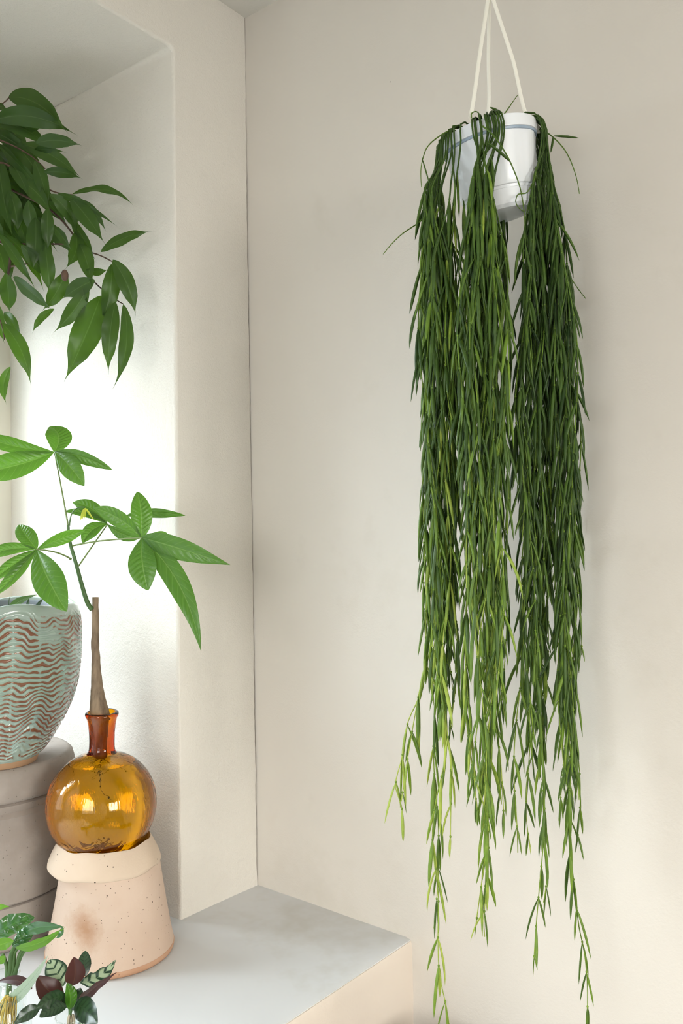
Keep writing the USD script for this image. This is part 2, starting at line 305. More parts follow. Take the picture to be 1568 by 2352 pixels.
CERAMIC = mat("celadon_glaze", {"uv": ("attribute", {"attribute": "st"}), "sx": ("separate_xyz", {}), "g": GEO, "n": ("noise_texture", {"scale": 160.0, "detail": 4}), "ma": ("math", {"math_type": "multiply_add", "value2": 0.35}),
        "r": ("rgb_ramp", {"ramp": [(0.60, (0.34, 0.42, 0.365)), (0.72, (0.30, 0.36, 0.31)), (0.80, (0.25, 0.105, 0.055)), (1.0, (0.20, 0.075, 0.04))]}),
        "nb": ("noise_texture", {"scale": 5.0, "detail": 3}), "t": ("mix", {"mix_type": "multiply", "fac": 0.25}), 
        "p": ("principled_bsdf", {"roughness": 0.16, "specular_ior_level": 0.6, "coat_weight": 0.4, "coat_roughness": 0.06})},
        [("uv.vector", "sx.vector"), ("g.position", "n.vector"), ("n.fac", "ma.value1"), ("sx.x", "ma.value3"), ("ma.value", "r.fac"), ("g.position", "nb.vector"), ("nb.color", "t.color2"), ("r.color", "t.color1"), ("t.color", "p.base_color")])
BAREFOOT = simple("bare_clay_foot", (0.34, 0.20, 0.11), 0.75)
GREYPLASTIC = simple("grey_plastic", (0.16, 0.19, 0.22), 0.35)
WHITEPLASTIC = simple("white_plastic", (0.80, 0.83, 0.87), 0.32, coat=0.1)
BLUEPLASTIC = simple("bluish_plastic", (0.30, 0.38, 0.48), 0.35)
CORD = simple("ivory_plastic_cord", (0.84, 0.82, 0.74), 0.4)

# ------------------------------------------------------------------ room shell
Z_LEDGE, Z_NICHE, Z_CEIL = 0.600, 2.1976, 2.3386
def lean(z, lo, hi, zl=0.6, zh=2.3386):           # the old walls are a little out of plumb
    return lo + (hi - lo) * (np.asarray(z, float) - zl) / (zh - zl)
def x_right(z): return lean(z, 0.0164, -0.0220)
def x_jamb(z): return lean(z, -0.1877, -0.2066)
SPLAY = 0.042; X_JL = -1.42
def wallnoise(p, amp=1.0):
    return amp * (0.0045 * (fbm(p * 2.3, 3, 5) - 0.5) + 0.0016 * (fbm(p * 14.0, 3, 9) - 0.5))

# right wall: a thick slab with an uneven plaster face
ny, nz = 240, 170
Y, Z = np.meshgrid(np.linspace(-3.6, 0.10, ny), np.linspace(-0.02, 2.42, nz), indexing="ij")
P = np.stack([x_right(Z), Y, Z], -1)
P[..., 0] += wallnoise(P + [3, 0, 0])
front = P.reshape(-1, 3); backv = front.copy(); backv[:, 0] = 0.25
F = tris(grid_faces(ny, nz)); k = len(front)
rim = np.r_[np.arange(nz), np.arange(1, ny) * nz + nz - 1, (ny - 1) * nz + np.arange(nz - 2, -1, -1), np.arange(ny - 2, 0, -1) * nz]
r2 = np.roll(rim, -1)
sideF = np.vstack([np.stack([rim, r2, r2 + k], 1), np.stack([rim, r2 + k, rim + k], 1)])
wall_r = obj("wall_right", (np.vstack([front, backv]), np.vstack([F[:, ::-1], F + k, sideF])), WALL, smooth=40, kind="structure", label="warm grey limewashed side wall behind the hanging plant", cat="wall")

# window wall with its deep niche: one surface swept round the opening
def niche_path():
    pts = []; rc = 0.010
    for z in np.linspace(0.02, Z_NICHE - rc, 150): pts.append((x_jamb(z), z, -1, 0, (x_right(z), z)))
    zt = Z_NICHE - rc; xc = float(x_jamb(zt)) - rc
    corner_out = []
    xr = float(x_right(Z_CEIL))
    n1 = 12
    for q in np.linspace(0, 1, 26)[1:-1]:
        a = q * PI / 2
        o = (xr, zt + (Z_CEIL - zt) * q * 2) if q < 0.5 else (xr + (xc - xr) * (q - 0.5) * 2, Z_CEIL)
        pts.append((xc + rc * math.cos(a), zt + rc * math.sin(a), -math.cos(a), -math.sin(a), o))
    for x in np.linspace(xc, X_JL + rc, 90): pts.append((x, Z_NICHE, 0, -1, (x, Z_CEIL)))
    for q in np.linspace(0, 1, 12)[1:-1]:
        a = PI / 2 + q * PI / 2
        o = (X_JL + rc - 0.6 * q * 2, Z_CEIL) if q < 0.5 else (-2.02, Z_CEIL - (Z_CEIL - zt) * (q - 0.5) * 2)
        pts.append((X_JL + rc + rc * math.cos(a), zt + rc * math.sin(a), -math.cos(a), -math.sin(a), o))
    for z in np.linspace(zt, 0.02, 40): pts.append((X_JL, z, 1, 0, (-2.02, z)))
    return pts
path = niche_path()
sec_depth = np.linspace(0.64, 0.0075, 34); RJ = 0.0045
rows = []
for (x, z, nx, nz_, o) in path:
    row = []; s = []
    o = np.array(o)
    for y in sec_depth:
        row.append((x + nx * SPLAY * y, y, z + nz_ * SPLAY * 0.0))
    for a in np.linspace(0, PI / 2, 7)[1:]:
        row.append((x - nx * RJ * (1 - math.cos(a)), 0.0075 - (RJ + 0.003) * math.sin(a), z - nz_ * RJ * (1 - math.cos(a))))
    x0, z0 = row[-1][0], row[-1][2]
    for t in np.linspace(0, 1, 30)[1:] ** 0.9:
        row.append((x0 + (o[0] - x0) * t, 0.0, z0 + (o[1] - z0) * t))
    rows.append(row)
P = np.array(rows, float)                      # path x section x 3
NW = P.reshape(-1, 3)
dn = wallnoise(NW + [0, 7, 0], 1.0).reshape(P.shape[:2])
ydir = np.zeros_like(P)
sec = P.shape[1]
for i, (x, z, nx, nz_, o) in enumerate(path):
    for j in range(sec):
        if j < 34: ydir[i, j] = (nx, 0, nz_)
        elif j < 40:
            a = (j - 33) / 6 * PI / 2; ydir[i, j] = (nx * math.cos(a), -math.sin(a), nz_ * math.cos(a))
        else: ydir[i, j] = (0, -1, 0)
P = P + ydir * dn[..., None]
# knocks and nicks along the arris
arr = 0.004 * np.clip(fbm(NW * [9, 9, 22], 3, 21).reshape(dn.shape) - 0.60, 0, 1) * np.exp(-((np.arange(sec) - 36.5) / 3.5) ** 2)[None, :]
P = P - ydir * arr[..., None] * 3
# a thin ragged gap where the wall meets the side wall
zz = P[:, -1, 2].copy()
gap = 0.0010 + 0.0016 * np.clip(noise(np.stack([zz * 23, zz * 0, zz * 0], -1), 3) - 0.30, 0, 1) + 0.0012 * noise(np.stack([zz * 140, zz * 0 + 5, zz * 0], -1), 4) * (noise(np.stack([zz * 6, zz * 0 + 9, zz * 0], -1), 8) > 0.35)
for i, (x, z, nx, nz_, o) in enumerate(path):
    if o[0] > -0.1 and o[1] < Z_CEIL + 1e-6 and abs(o[0] - float(x_right(o[1]))) < 0.03:
        P[i, -1, 0] = float(x_right(o[1])) - gap[i] - 0.001
ext = P[:, -1:, :].copy(); ext[:, :, 1] += 0.06        # returns into the gap
P = np.concatenate([P, ext], 1)
fw = tris(grid_faces(P.shape[0], P.shape[1]))
wall_w = obj("wall_window", (P.reshape(-1, 3), fw), REVEAL, smooth=40, kind="structure", label="thick plastered wall with a deep window niche", cat="wall")

obj("ceiling", box((-3.1, -3.7, Z_CEIL), (0.2, 0.7, Z_CEIL + 0.15)), CEIL, kind="structure", label="low off-white plaster ceiling", cat="ceiling")
obj("floor", box((-3.1, -3.7, -0.1), (0.3, 0.7, 0.0)), FLOORM, kind="structure", label="brown stone floor below the ledge", cat="floor")
WY0, WY1, WS0, WS1 = -1.48, -0.42, 0.70, 1.75
wlm = cat_meshes([box((-2.25, -3.75, 0), (-2.0, WY0, 2.4)), box((-2.25, WY1, 0), (-2.0, 0.7, 2.4)), box((-2.25, WY0, 0), (-2.0, WY1, WS0)), box((-2.25, WY0, WS1), (-2.0, WY1, 2.4))])
obj("wall_left", wlm, WALL, kind="structure", label="plaster wall with a small low window opposite the hanging plant", cat="wall")
# wall behind the camera with its own window
WX0, WX1, WZ0, WZ1 = -1.78, -0.52, 0.72, 1.98
wb = cat_meshes([box((-3.1, -3.75, 0), (WX0, -3.5, 2.4)), box((WX1, -3.75, 0), (0.2, -3.5, 2.4)), box((WX0, -3.75, 0), (WX1, -3.5, WZ0)), box((WX0, -3.75, WZ1), (WX1, -3.5, 2.4))])
obj("wall_back", wb, WALL, kind="structure", label="plaster wall with a two-light window facing the ledge", cat="wall")
w2 = thing("window_2", "painted two-light window facing the plant ledge", "window", (-1.15, -3.62, WZ0), kind="structure")
obj("window_frame", cat_meshes([box((WX0, -3.62, WZ0), (WX0 + .06, -3.56, WZ1), .004), box((WX1 - .06, -3.62, WZ0), (WX1, -3.56, WZ1), .004), box((WX0, -3.62, WZ0), (WX1, -3.56, WZ0 + .06), .004), box((WX0, -3.62, WZ1 - .06), (WX1, -3.56, WZ1), .004), box((-1.19, -3.62, WZ0), (-1.11, -3.56, WZ1), .004)]), PAINT, w2)
obj("pane", box((WX0 + .06, -3.592, WZ0 + .06), (-1.19, -3.588, WZ1 - .06)), PANE, w2)
obj("pane", box((-1.11, -3.592, WZ0 + .06), (WX1 - .06, -3.588, WZ1 - .06)), PANE, w2)
w3 = thing("window_3", "small painted casement window opposite the hanging plant", "window", (-2.1, -0.95, WS0), kind="structure")
obj("window_frame", cat_meshes([box((-2.10, WY0, WS0), (-2.05, WY0 + .05, WS1), .004), box((-2.10, WY1 - .05, WS0), (-2.05, WY1, WS1), .004), box((-2.10, WY0 + .05, WS0), (-2.05, WY1 - .05, WS0 + .05), .004), box((-2.10, WY0 + .05, WS1 - .05), (-2.05, WY1 - .05, WS1), .004)]), PAINT, w3)
obj("pane", box((-2.077, WY0 + .05, WS0 + .05), (-2.073, WY1 - .05, WS1 - .05)), PANE, w3)
# the niche window
NX0, NX1, NZ0, NZ1 = -1.36, -0.2135, 0.60, 1.86
FY0, FY1 = 0.522, 0.575
w1 = thing("window_1", "cream painted window in the deep niche", "window", (-0.8, 0.55, NZ0), kind="structure")
obj("window_frame", cat_meshes([box((NX0 - .1, FY0, NZ0 - .02), (NX0 + .05, FY1, 2.25), .004), box((NX1 - .055, FY0, NZ0 - .02), (NX1 + .06, FY1, 2.25), .004), box((NX0 + .05, FY0 + .003, NZ1), (NX1 - .055, FY1, 2.25)), box((NX0 + .05, FY0 + .003, NZ0 - .02), (NX1 - .055, FY1, NZ0 + .14))]), PAINT, w1)
obj("casement", cat_meshes([box((NX1 - .100, FY0 + .012, NZ0 + .145), (NX1 - .058, FY1 - .004, NZ1 - .004), .004), box((NX0 + .052, FY0 + .012, NZ0 + .145), (NX0 + .10, FY1 - .004, NZ1 - .004), .004), box((-.83, FY0 + .012, NZ0 + .145), (-.76, FY1 - .004, NZ1 - .004), .004),
     box((NX0 + .05, FY0 + .012, 1.26), (NX1 - .06, FY1 - .004, 1.30), .004), box((NX0 + .05, FY0 + .012, NZ0 + .143), (NX1 - .06, FY1 - .004, NZ0 + .19), .004), box((NX0 + .05, FY0 + .012, NZ1 - .05), (NX1 - .06, FY1 - .004, NZ1 - .003), .004)]), PAINT, w1)
for (a, b) in ((NX0 + .10, -.83), (-.76, NX1 - .10)):
    for (c, d) in ((NZ0 + .19, 1.26), (1.30, NZ1 - .05)):
        obj("pane", box((a - .004, .548, c - .004), (b + .004, .552, d + .004)), PANE, w1)

# the plastered ledge under the window
lg = thing("trim_1", "deep plastered window ledge running into the niche", "ledge", (-0.6, 0, 0), kind="structure")
Y_LF = -0.3737; XR = 0.05
nx_, ny_ = 220, 120
X, Yg = np.meshgrid(np.linspace(-2.0, XR, nx_), np.linspace(Y_LF + 0.004, 0.66, ny_), indexing="ij")
Pg = np.stack([X, Yg, np.full_like(X, Z_LEDGE)], -1)
Pg[..., 2] += 0.003 * (fbm(Pg * 3.1, 3, 31) - 0.5) + 0.0012 * (fbm(Pg * 16, 3, 33) - 0.5)
Pg[:, 0, 2] -= 0.002
top = Pg.reshape(-1, 3); bot = top.copy(); bot[:, 2] = Z_LEDGE - 0.03
Ft = tris(grid_faces(nx_, ny_)); k = len(top)
rim = np.r_[np.arange(ny_), np.arange(1, nx_) * ny_ + ny_ - 1, (nx_ - 1) * ny_ + np.arange(ny_ - 2, -1, -1), np.arange(nx_ - 2, 0, -1) * ny_]; r2 = np.roll(rim, -1)
sf = np.vstack([np.stack([rim, r2 + k, r2], 1), np.stack([rim, rim + k, r2 + k], 1)])
obj("ledge_top", (np.vstack([top, bot]), np.vstack([Ft, Ft[:, ::-1] + k, sf])), LEDGETOP, lg, smooth=40)
nx2, nz2 = 200, 60
X, Zg = np.meshgrid(np.linspace(-2.0, XR, nx2), np.linspace(-0.01, Z_LEDGE - 0.0035, nz2), indexing="ij")
Pf = np.stack([X, np.full_like(X, Y_LF), Zg], -1); Pf[..., 1] += 0.002 * (fbm(Pf * 3, 3, 41) - 0.5) + 0.003 * np.clip((Zg - Z_LEDGE + 0.012) / 0.01, 0, 1) ** 2
fr = Pf.reshape(-1, 3); bk = fr.copy(); bk[:, 1] = Y_LF + 0.15
Ff = tris(grid_faces(nx2, nz2)); k = len(fr)
rim = np.r_[np.arange(nz2), np.arange(1, nx2) * nz2 + nz2 - 1, (nx2 - 1) * nz2 + np.arange(nz2 - 2, -1, -1), np.arange(nx2 - 2, 0, -1) * nz2]; r2 = np.roll(rim, -1)
sf = np.vstack([np.stack([rim, r2, r2 + k], 1), np.stack([rim, r2 + k, rim + k], 1)])
obj("ledge_front", (np.vstack([fr, bk]), np.vstack([Ff, Ff[:, ::-1] + k, sf])), LEDGEFRONT, lg, smooth=40)

# ------------------------------------------------------------------ clay stand
D_B = 1.4436
PC = at(254, 1240, D_B); PC[2] = Z_LEDGE + 0.0012
TERRA = stone("pale_terracotta", (0.55, 0.405, 0.315), (0.59, 0.455, 0.365), sp=0.75, sc=190.0, stain=(tuple(at(196, 2135, D_B - 0.09)), (0.020, 0.05, 0.040), (0.36, 0.17, 0.075)))
TERRA2 = stone("pale_terracotta_collar", (0.57, 0.44, 0.335), (0.60, 0.48, 0.375), sp=0.9, sc=150.0)
st_ = thing("clay_stand", "pale speckled terracotta stand under the amber bottle", "plant stand", PC)
prof = [(0.098, 0.0), (0.1035, 0.0006), (0.1055, 0.004), (0.1062, 0.010), (0.1052, 0.016)]
prof += [(0.1040 - 0.0235 * t - 0.0012 * math.sin(PI * t), 0.020 + 0.140 * t) for t in np.linspace(0, 1, 22)]
prof += [(0.079, 0.166), (0.074, 0.166), (0.074, 0.160)]
prof += [(0.073, 0.1595), (0.096, 0.012), (0.095, 0.0)]
def clay_wob(R, Z, T):
    return R * (1 + 0.004 * np.sin(2 * T + 1) + 0.0025 * np.sin(3 * T + Z * 30)), Z
v, f = lathe(prof + [prof[0]], PC, 128, close=False, wob=clay_wob)
obj("body", (v, f), TERRA, st_, smooth=50)
obj("foot", lathe([(0.1030, 0.0), (0.1052, 0.0006), (0.1068, 0.004), (0.1072, 0.008), (0.1064, 0.0105), (0.1040, 0.0112), (0.1030, 0.0)], PC, 128, close=False, wob=clay_wob), stone("darker_terracotta", (0.46, 0.26, 0.16), (0.54, 0.34, 0.23), sp=0.4, sc=150.0), st_, smooth=50, label="darker orange clay foot edge")
CC = PC.copy(); CC[:2] = at(241, 1240, D_B)[:2]
prof = [(0.0812, 0.1560), (0.0820, 0.1515), (0.0895, 0.1478), (0.0922, 0.1485), (0.0935, 0.1510), (0.0932, 0.1545)]
prof += [(0.0922 - 0.0150 * t ** 1.15, 0.158 + 0.031 * t) for t in np.linspace(0, 1, 10)]
prof += [(0.0760, 0.1905), (0.0740, 0.1885), (0.0725, 0.178), (0.0720, 0.164), (0.0720, 0.1605), (0.0790, 0.1600), (0.0812, 0.1560)]
def col_wob(R, Z, T):
    return R * (1 + 0.003 * np.sin(3 * T)), Z + 0.0012 * np.sin(5 * T + 1) + 0.0008 * np.sin(9 * T)
obj("collar", lathe(prof, CC, 128, close=False, wob=col_wob), TERRA2, st_, smooth=50)

# ------------------------------------------------------------------ amber bottle
BC = at(234, 1240, D_B); BC[2] = Z_LEDGE
def bottle_profile(off=0.0):
    zc, R, H = 0.2485, 0.0915 - off, 0.0905 - off
    pts = [(0.0, 0.1605 + off), (0.030, 0.1600 + off), (0.046, 0.1608 + off)]
    for a in np.linspace(-58, 66, 44):
        a = math.radians(a); pts.append((R * math.cos(a) ** 0.92, zc + H * math.sin(a)))
    pts += [(0.0262 - off, 0.3350 - off * .4), (0.0228 - off, 0.3385), (0.0213 - off, 0.345), (0.0210 - off, 0.356), (0.0213 - off, 0.370), (0.0228 - off, 0.385), (0.0252 - off, 0.3965)]
    return pts
outer = bottle_profile(0.0)
inner = bottle_profile(0.0032)
inner = [p for p in inner if p[1] < 0.338] + [(0.0146, 0.3385), (0.0136, 0.346), (0.0135, 0.357), (0.0146, 0.370), (0.0172, 0.385), (0.0205, 0.397)]
lip = [(0.0272, 0.3995), (0.0280, 0.4025), (0.0272, 0.4055), (0.0245, 0.4068), (0.0220, 0.4055), (0.0208, 0.402)]
def gl_wob(R, Z, T):
    return R * (1 + 0.004 * np.sin(2 * T + Z * 10) + 0.0015 * np.sin(7 * T + Z * 40)), Z + 0.0012 * np.sin(T + 1) * (Z > 0.39)
prof = outer + lip + inner[::-1]
AMBER = mat("amber_glass", {"g": GEO, "mp": ("mapping", {"scale": (1, 1, 0.22)}), "n": ("noise_texture", {"scale": 42.0, "detail": 3, "roughness": 0.55, "distortion": 0.6}), "b": ("bump", {"strength": 0.55, "distance": 0.0025}),
        "p": ("principled_bsdf", {"base_color": (1, 1, 1), "roughness": 0.0, "ior": 1.48, "transmission_weight": 1.0}), "v": ("absorption_volume", {"color": (0.989, 0.856, 0.0), "density": 850.0})},
        [("g.position", "mp.vector"), ("mp.vector", "n.vector"), ("n.fac", "b.height"), ("b.normal", "p.normal")], volume="v.volume")
bt = thing("amber_bottle", "round amber glass bottle of water on the terracotta stand", "bottle", BC + [0, 0, 0.16])
obj("glass", lathe(prof, BC, 128, close=False, wob=gl_wob), AMBER, bt, smooth=True)
WATER = mat("water", {"p": ("principled_bsdf", {"base_color": (1, 1, 1), "roughness": 0.0, "ior": 1.33, "transmission_weight": 1.0})}, [])
ZW = 0.3195
wp = [p for p in bottle_profile(0.0026) if p[1] < ZW]
rw = np.interp(ZW, [p[1] for p in bottle_profile(0.0026)[3:]][20:], [p[0] for p in bottle_profile(0.0026)[3:]][20:])
wp += [(rw, ZW + 0.0008), (rw - 0.002, ZW), (0.0, ZW)]
obj("water", lathe(wp, BC, 96, close=False), WATER, bt, smooth=30, label="clear water filling the bottle to its shoulder")

# ------------------------------------------------------------------ money tree cutting
rng = np.random.default_rng(11)
def px(zx, zy, ox, oy, sc): return ox + zx / sc, oy + zy / sc
def z2(x, y): return px(x, y, 0, 920, 2.8)
def z3(x, y): return px(x, y, 0, 1320, 3.409)
mt = thing("money_tree_cutting", "money tree cutting with palmate leaves rooted in the amber bottle", "plant", BC + [0, 0, 0.41])
def camdir(p): return unit(CAM - p)
tr_px = [(229, 1742), (231, 1700), (230, 1652), (227, 1628), (224, 1600), (222, 1560), (219.5, 1500), (219, 1440), (219, 1400), (219, 1371.5)]
tp = spline([at(a, b, D_B + 0.002) for a, b in tr_px], 60)
tr = np.interp(np.linspace(0, 1, 60), [0, .1, .24, .30, .36, .44, .55, .75, 1.0], np.array([0.0112, 0.0122, 0.0150, 0.0160, 0.0140, 0.0098, 0.0072, 0.0062, 0.0058]))
tv, tf = tube(tp, tr, 20)
tn = fbm(tv * [90, 90, 40], 3, 77) - 0.5
cen = np.repeat(tp, 20, 0); d_ = tv[:1200] - cen; tv[:1200] += d_ / np.linalg.norm(d_, axis=1, keepdims=True) * (tn[:1200, None] * 0.004)
obj("trunk", (tv, tf), BARK, mt, smooth=60)
sp = [z2(592, 1345), z2(565, 1305), z2(530, 1200), z2(497, 1080), z2(470, 985), z2(455, 935), z2(442, 860), z2(437, 800)]
obj("branch", tube(spline([at(a, b, D_B - 0.004) for a, b in sp], 40), taper(0.0042, 0.0026, 40), 10), GREENSTEM, mt, smooth=60)
def petiole(a, b, d0, d1, sag=0.0, r=0.0011, label=None):
    p0, p1 = at(*z2(*a), d0), at(*z2(*b), d1); mid = (p0 + p1) / 2 + np.array([0, 0, sag])
    obj("petiole", tube(spline([p0 - unit(p1 - p0) * .002, mid, p1], 14), taper(r * 1.35, r, 14), 8), PETIOLE, mt, smooth=60)
    for q, rr in ((p0, r * 2.1), (p1, r * 1.8)): 
        s = trimesh.creation.icosphere(2, rr); s.apply_translation(q); obj("node", s, PETIOLE, mt, smooth=True)
petiole((437, 800), (352, 345), 1.44, 1.452, 0.002)
petiole((458, 936), (910, 884), 1.44, 1.395, 0.003)
petiole((497, 1075), (690, 797), 1.44, 1.50, 0.0)
petiole((452, 1018), (238, 958), 1.44, 1.40, 0.004)
def pleaf(c, tipz, wpx, dc, dt, roll=0.0, bend=0.0, arch=0.06, kind="obovate", mat_=PACHIRA, start=None, label=None, fold=0.22, vein=11):
    b = at(*z2(*(start or c)), dc); t = at(*z2(*tipz), dt)
    nrm = camdir((b + t) / 2); nrm = rot(nrm, t - b, roll)
    w = wpx / 2.8 / FPX * ((dc + dt) / 2) / max(math.cos(roll), 0.3)
    v, f, uv = leaf(b, t, w, nrm, kind, bend=bend, arch=arch, fold=fold, quilt=0.0016, veins=vein, n=66, m=12, wave=0.006, nw=2, ph=rng.uniform(0, 6))
    obj("leaf", (v, f), mat_, mt, smooth=True, uv=uv, label=label)
T = (350, 330)
pleaf(T, (-170, 205), 100, 1.452, 1.44, 0.35, bend=-0.07)
pleaf(T, (-190, 470), 175, 1.452, 1.40, 0.3, bend=-0.06)
pleaf(T, (318, 168), 165, 1.452, 1.49, 0.2, bend=0.16, kind="oval", arch=0.1)
pleaf(T, (722, 446), 82, 1.452, 1.43, 0.5, bend=-0.09)
pleaf(T, (542, 550), 138, 1.452, 1.42, 0.2, bend=-0.05)
R = (912, 882)
pleaf(R, (1080, 880), 60, 1.395, 1.44, 0.6, bend=-0.12)
pleaf(R, (884, 587), 138, 1.395, 1.41, 0.2, bend=0.02, kind="oval")
pleaf(R, (606, 692), 108, 1.395, 1.39, -0.35, bend=0.10)
pleaf((925, 895), (1292, 1614), 150, 1.395, 1.33, 0.15, bend=-0.085, kind="lance", arch=0.03)
pleaf(R, (1482, 1058), 150, 1.395, 1.36, 0.35, bend=-0.03, kind="lance")
pleaf(R, (952, 1222), 182, 1.39, 1.36, 0.2, bend=0.03)
B = (690, 795)
pleaf(B, (466, 655), 98, 1.50, 1.52, 0.3, bend=0.09)
pleaf(B, (412, 713), 52, 1.50, 1.51, 0.5, bend=0.06)
pleaf(B, (532, 918), 92, 1.50, 1.48, 0.3, bend=0.14)
pleaf(B, (905, 880), 75, 1.50, 1.49, 0.4, bend=0.08)
pleaf((800, 745), (1192, 740), 62, 1.50, 1.48, 0.5, bend=-0.09)
Lc = (236, 957)
pleaf(Lc, (122, 798), 118, 1.40, 1.43, 0.25, bend=-0.03, kind="oval")
pleaf(Lc, (548, 834), 82, 1.40, 1.42, 0.4, bend=-0.05)
pleaf(Lc, (430, 1358), 205, 1.40, 1.34, 0.15, bend=0.02)
pleaf(Lc, (-110, 1020), 84, 1.40, 1.39, 0.4, bend=0.08)
pleaf(Lc, (-60, 1165), 84, 1.40, 1.36, 0.3, bend=0.0)
pleaf(Lc, (-40, 1260), 78, 1.40, 1.35, 0.4, bend=-0.04)
hook = spline([at(*z2(*q), 1.438) for q in ((447, 805), (455, 745), (490, 695), (530, 684), (546, 692))], 24)
obj("shoot", tube(hook, taper(0.0012, 0.0009, 24), 8), GREENSTEM, mt, smooth=60)
for a, b, w in (((545, 690), (514, 774), 20), ((548, 692), (545, 760), 16), ((548, 690), (606, 772), 14), ((546, 690), (528, 768), 14)):
    b0, t0 = at(*z2(*a), 1.438), at(*z2(*b), 1.432)
    v, f, uv = leaf(b0, t0, w / 2.8 / FPX * 1.44, camdir(b0), "lance", fold=0.4, n=10, m=4)
    obj("leaf", (v, f), YOUNGP, mt, smooth=True, uv=uv, label="tiny folded yellow-green new leaf")
# roots hanging in the water
rr = random.Random(4)
def root(pts, r0=0.0007, d=None):
    obj("root", tube(spline([at(*z3(x, y), D_B + dd) for x, y, dd in pts], 20), taper(r0, r0 * 0.4, 20), 5), ROOT, mt, smooth=60)
root([(790, 1440, 0), (785, 1540, .002), (770, 1620, .008), (740, 1650, .01)], .0009)
root([(800, 1440, 0), (860, 1510, -.006), (820, 1590, 0), (760, 1630, .004)])
root([(780, 1450, 0), (700, 1510, -.008), (730, 1570, 0), (790, 1600, .01)])
root([(790, 1450, 0), (790, 1600, .006), (790, 1700, .01), (850, 1770, .014)], .0008)
root([(770, 1450, 0), (640, 1530, .0), (620, 1620, -.004)], .0006)
root([(800, 1450, 0), (900, 1540, .01), (960, 1600, .012)], .0006)

# ------------------------------------------------------------------ grey clay pot stack
SC = at(-40, 1240, 1.55); SC[2] = Z_LEDGE
SC[2] += 0.0015
pot_g = thing("grey_clay_pot", "large grey clay pot turned upside down under the rippled planter", "pot", SC)
def ground_wob(R, Z, T): return R * (1 + 0.003 * np.sin(2 * T + 2) + 0.002 * np.sin(5 * T)), Z
base = [(0.0, 0.0), (0.150, 0.0), (0.1535, 0.004), (0.1535, 0.074), (0.148, 0.078), (0.0, 0.078)]
obj("rim", lathe(base, SC, 128, close=False, wob=ground_wob), GREYCLAY, pot_g, smooth=40)
body = [(0.0, 0.0785), (0.154, 0.0785), (0.1575, 0.082)] + [(0.1575 - 0.006 * t, 0.082 + 0.135 * t) for t in np.linspace(0, 1, 14)]
body += [(0.1525, 0.222), (0.1540, 0.226), (0.1525, 0.230), (0.1500, 0.234), (0.1520, 0.240), (0.1520, 0.246), (0.1480, 0.250), (0.0, 0.250)]
obj("body", lathe(body, SC, 128, close=False, wob=ground_wob), GREYCLAY, pot_g, smooth=40)
SLAB = thing("clay_saucer", "thick grey clay saucer topping the upside-down pot", "saucer", SC + [0, 0, 0.25])
slab = [(0.0, 0.2505), (0.150, 0.2505), (0.155, 0.252), (0.1605, 0.257), (0.1618, 0.266), (0.1605, 0.292), (0.1575, 0.303), (0.152, 0.3085), (0.146, 0.3095), (0.0, 0.3095)]
obj("body", lathe(slab, SC, 128, close=False, wob=ground_wob), GREYCLAY, SLAB, smooth=40)

# ------------------------------------------------------------------ rippled ceramic planter
RC = at(-6, 1240, 1.485); RC[2] = Z_LEDGE + 0.3112
cp = thing("ceramic_planter", "celadon and rust ceramic planter with carved ripples", "planter", RC)
prof_o = [(0.0, 0.0), (0.0655, 0.0), (0.0672, 0.003), (0.0690, 0.011)]
sil = [(0.0690, 0.011), (0.078, 0.020), (0.096, 0.046), (0.1135, 0.077), (0.1275, 0.110), (0.1360, 0.146), (0.1398, 0.185), (0.1405, 0.220), (0.1390, 0.255), (0.1355, 0.2745)]
zs = np.linspace(0.011, 0.2745, 340)
from scipy.interpolate import PchipInterpolator
rs = PchipInterpolator([p[1] for p in sil], [p[0] for p in sil])(zs)
NT = 620; th = np.arange(NT) / NT * 2 * PI
TH, ZZ = np.meshgrid(th, zs); RR = np.repeat(rs[:, None], NT, 1)
pc = np.stack([np.cos(TH) * 3, np.sin(TH) * 3, ZZ * 12], -1)
warp = 2.6 * (fbm(pc, 3, 3) - 0.5) + 0.9 * (fbm(pc * [2.2, 2.2, 1.5] + 9, 2, 13) - 0.5)
# carved in upright columns, each a little out of step with the next
ncol = 17; THW = (TH + 0.10 * np.sin(3 * TH + 1) + 0.05 * np.sin(7 * TH) + 0.10 * (fbm(np.stack([np.cos(TH) * 2, np.sin(TH) * 2, ZZ * 9], -1), 2, 44) - 0.5)) % (2 * PI); cid = np.clip(np.floor(THW / (2 * PI) * ncol), 0, ncol - 1); fr_ = THW / (2 * PI) * ncol - cid
offs = np.random.default_rng(5).uniform(-0.32, 0.32, ncol + 1); offs[-1] = offs[0]
ss = np.clip((fr_ - 0.72) / 0.28, 0, 1); ss = ss * ss * (3 - 2 * ss)
o1 = offs[cid.astype(int)] * (1 - ss) + offs[(cid.astype(int) + 1) % ncol] * ss
phs = ZZ / 0.0088 + warp * 1.9 + o1 + 0.25 * np.sin(fr_ * PI)
rid = 0.5 + 0.5 * np.cos(2 * PI * phs); rid = rid ** 0.85
fade = np.clip((0.2745 - ZZ - 0.006) / 0.012, 0, 1) * np.clip((ZZ - 0.012) / 0.01, 0, 1)
seam = 1 - 0.30 * np.exp(-((fr_ - 0.93) / 0.045) ** 2)
amp = 0.0042 * fade * (0.45 + 0.75 * fbm(pc * 1.7 + 4, 2, 8)) * seam
dR = amp * (rid - 0.5)
zl = 0.0035 * np.sin(3 * TH + 0.6) + 0.0022 * np.sin(7 * TH + 2)
lipw = np.clip((ZZ - 0.19) / 0.0845, 0, 1) ** 2
v = np.stack([(RR + dR) * np.cos(TH), (RR + dR) * np.sin(TH), ZZ + zl * lipw], -1)
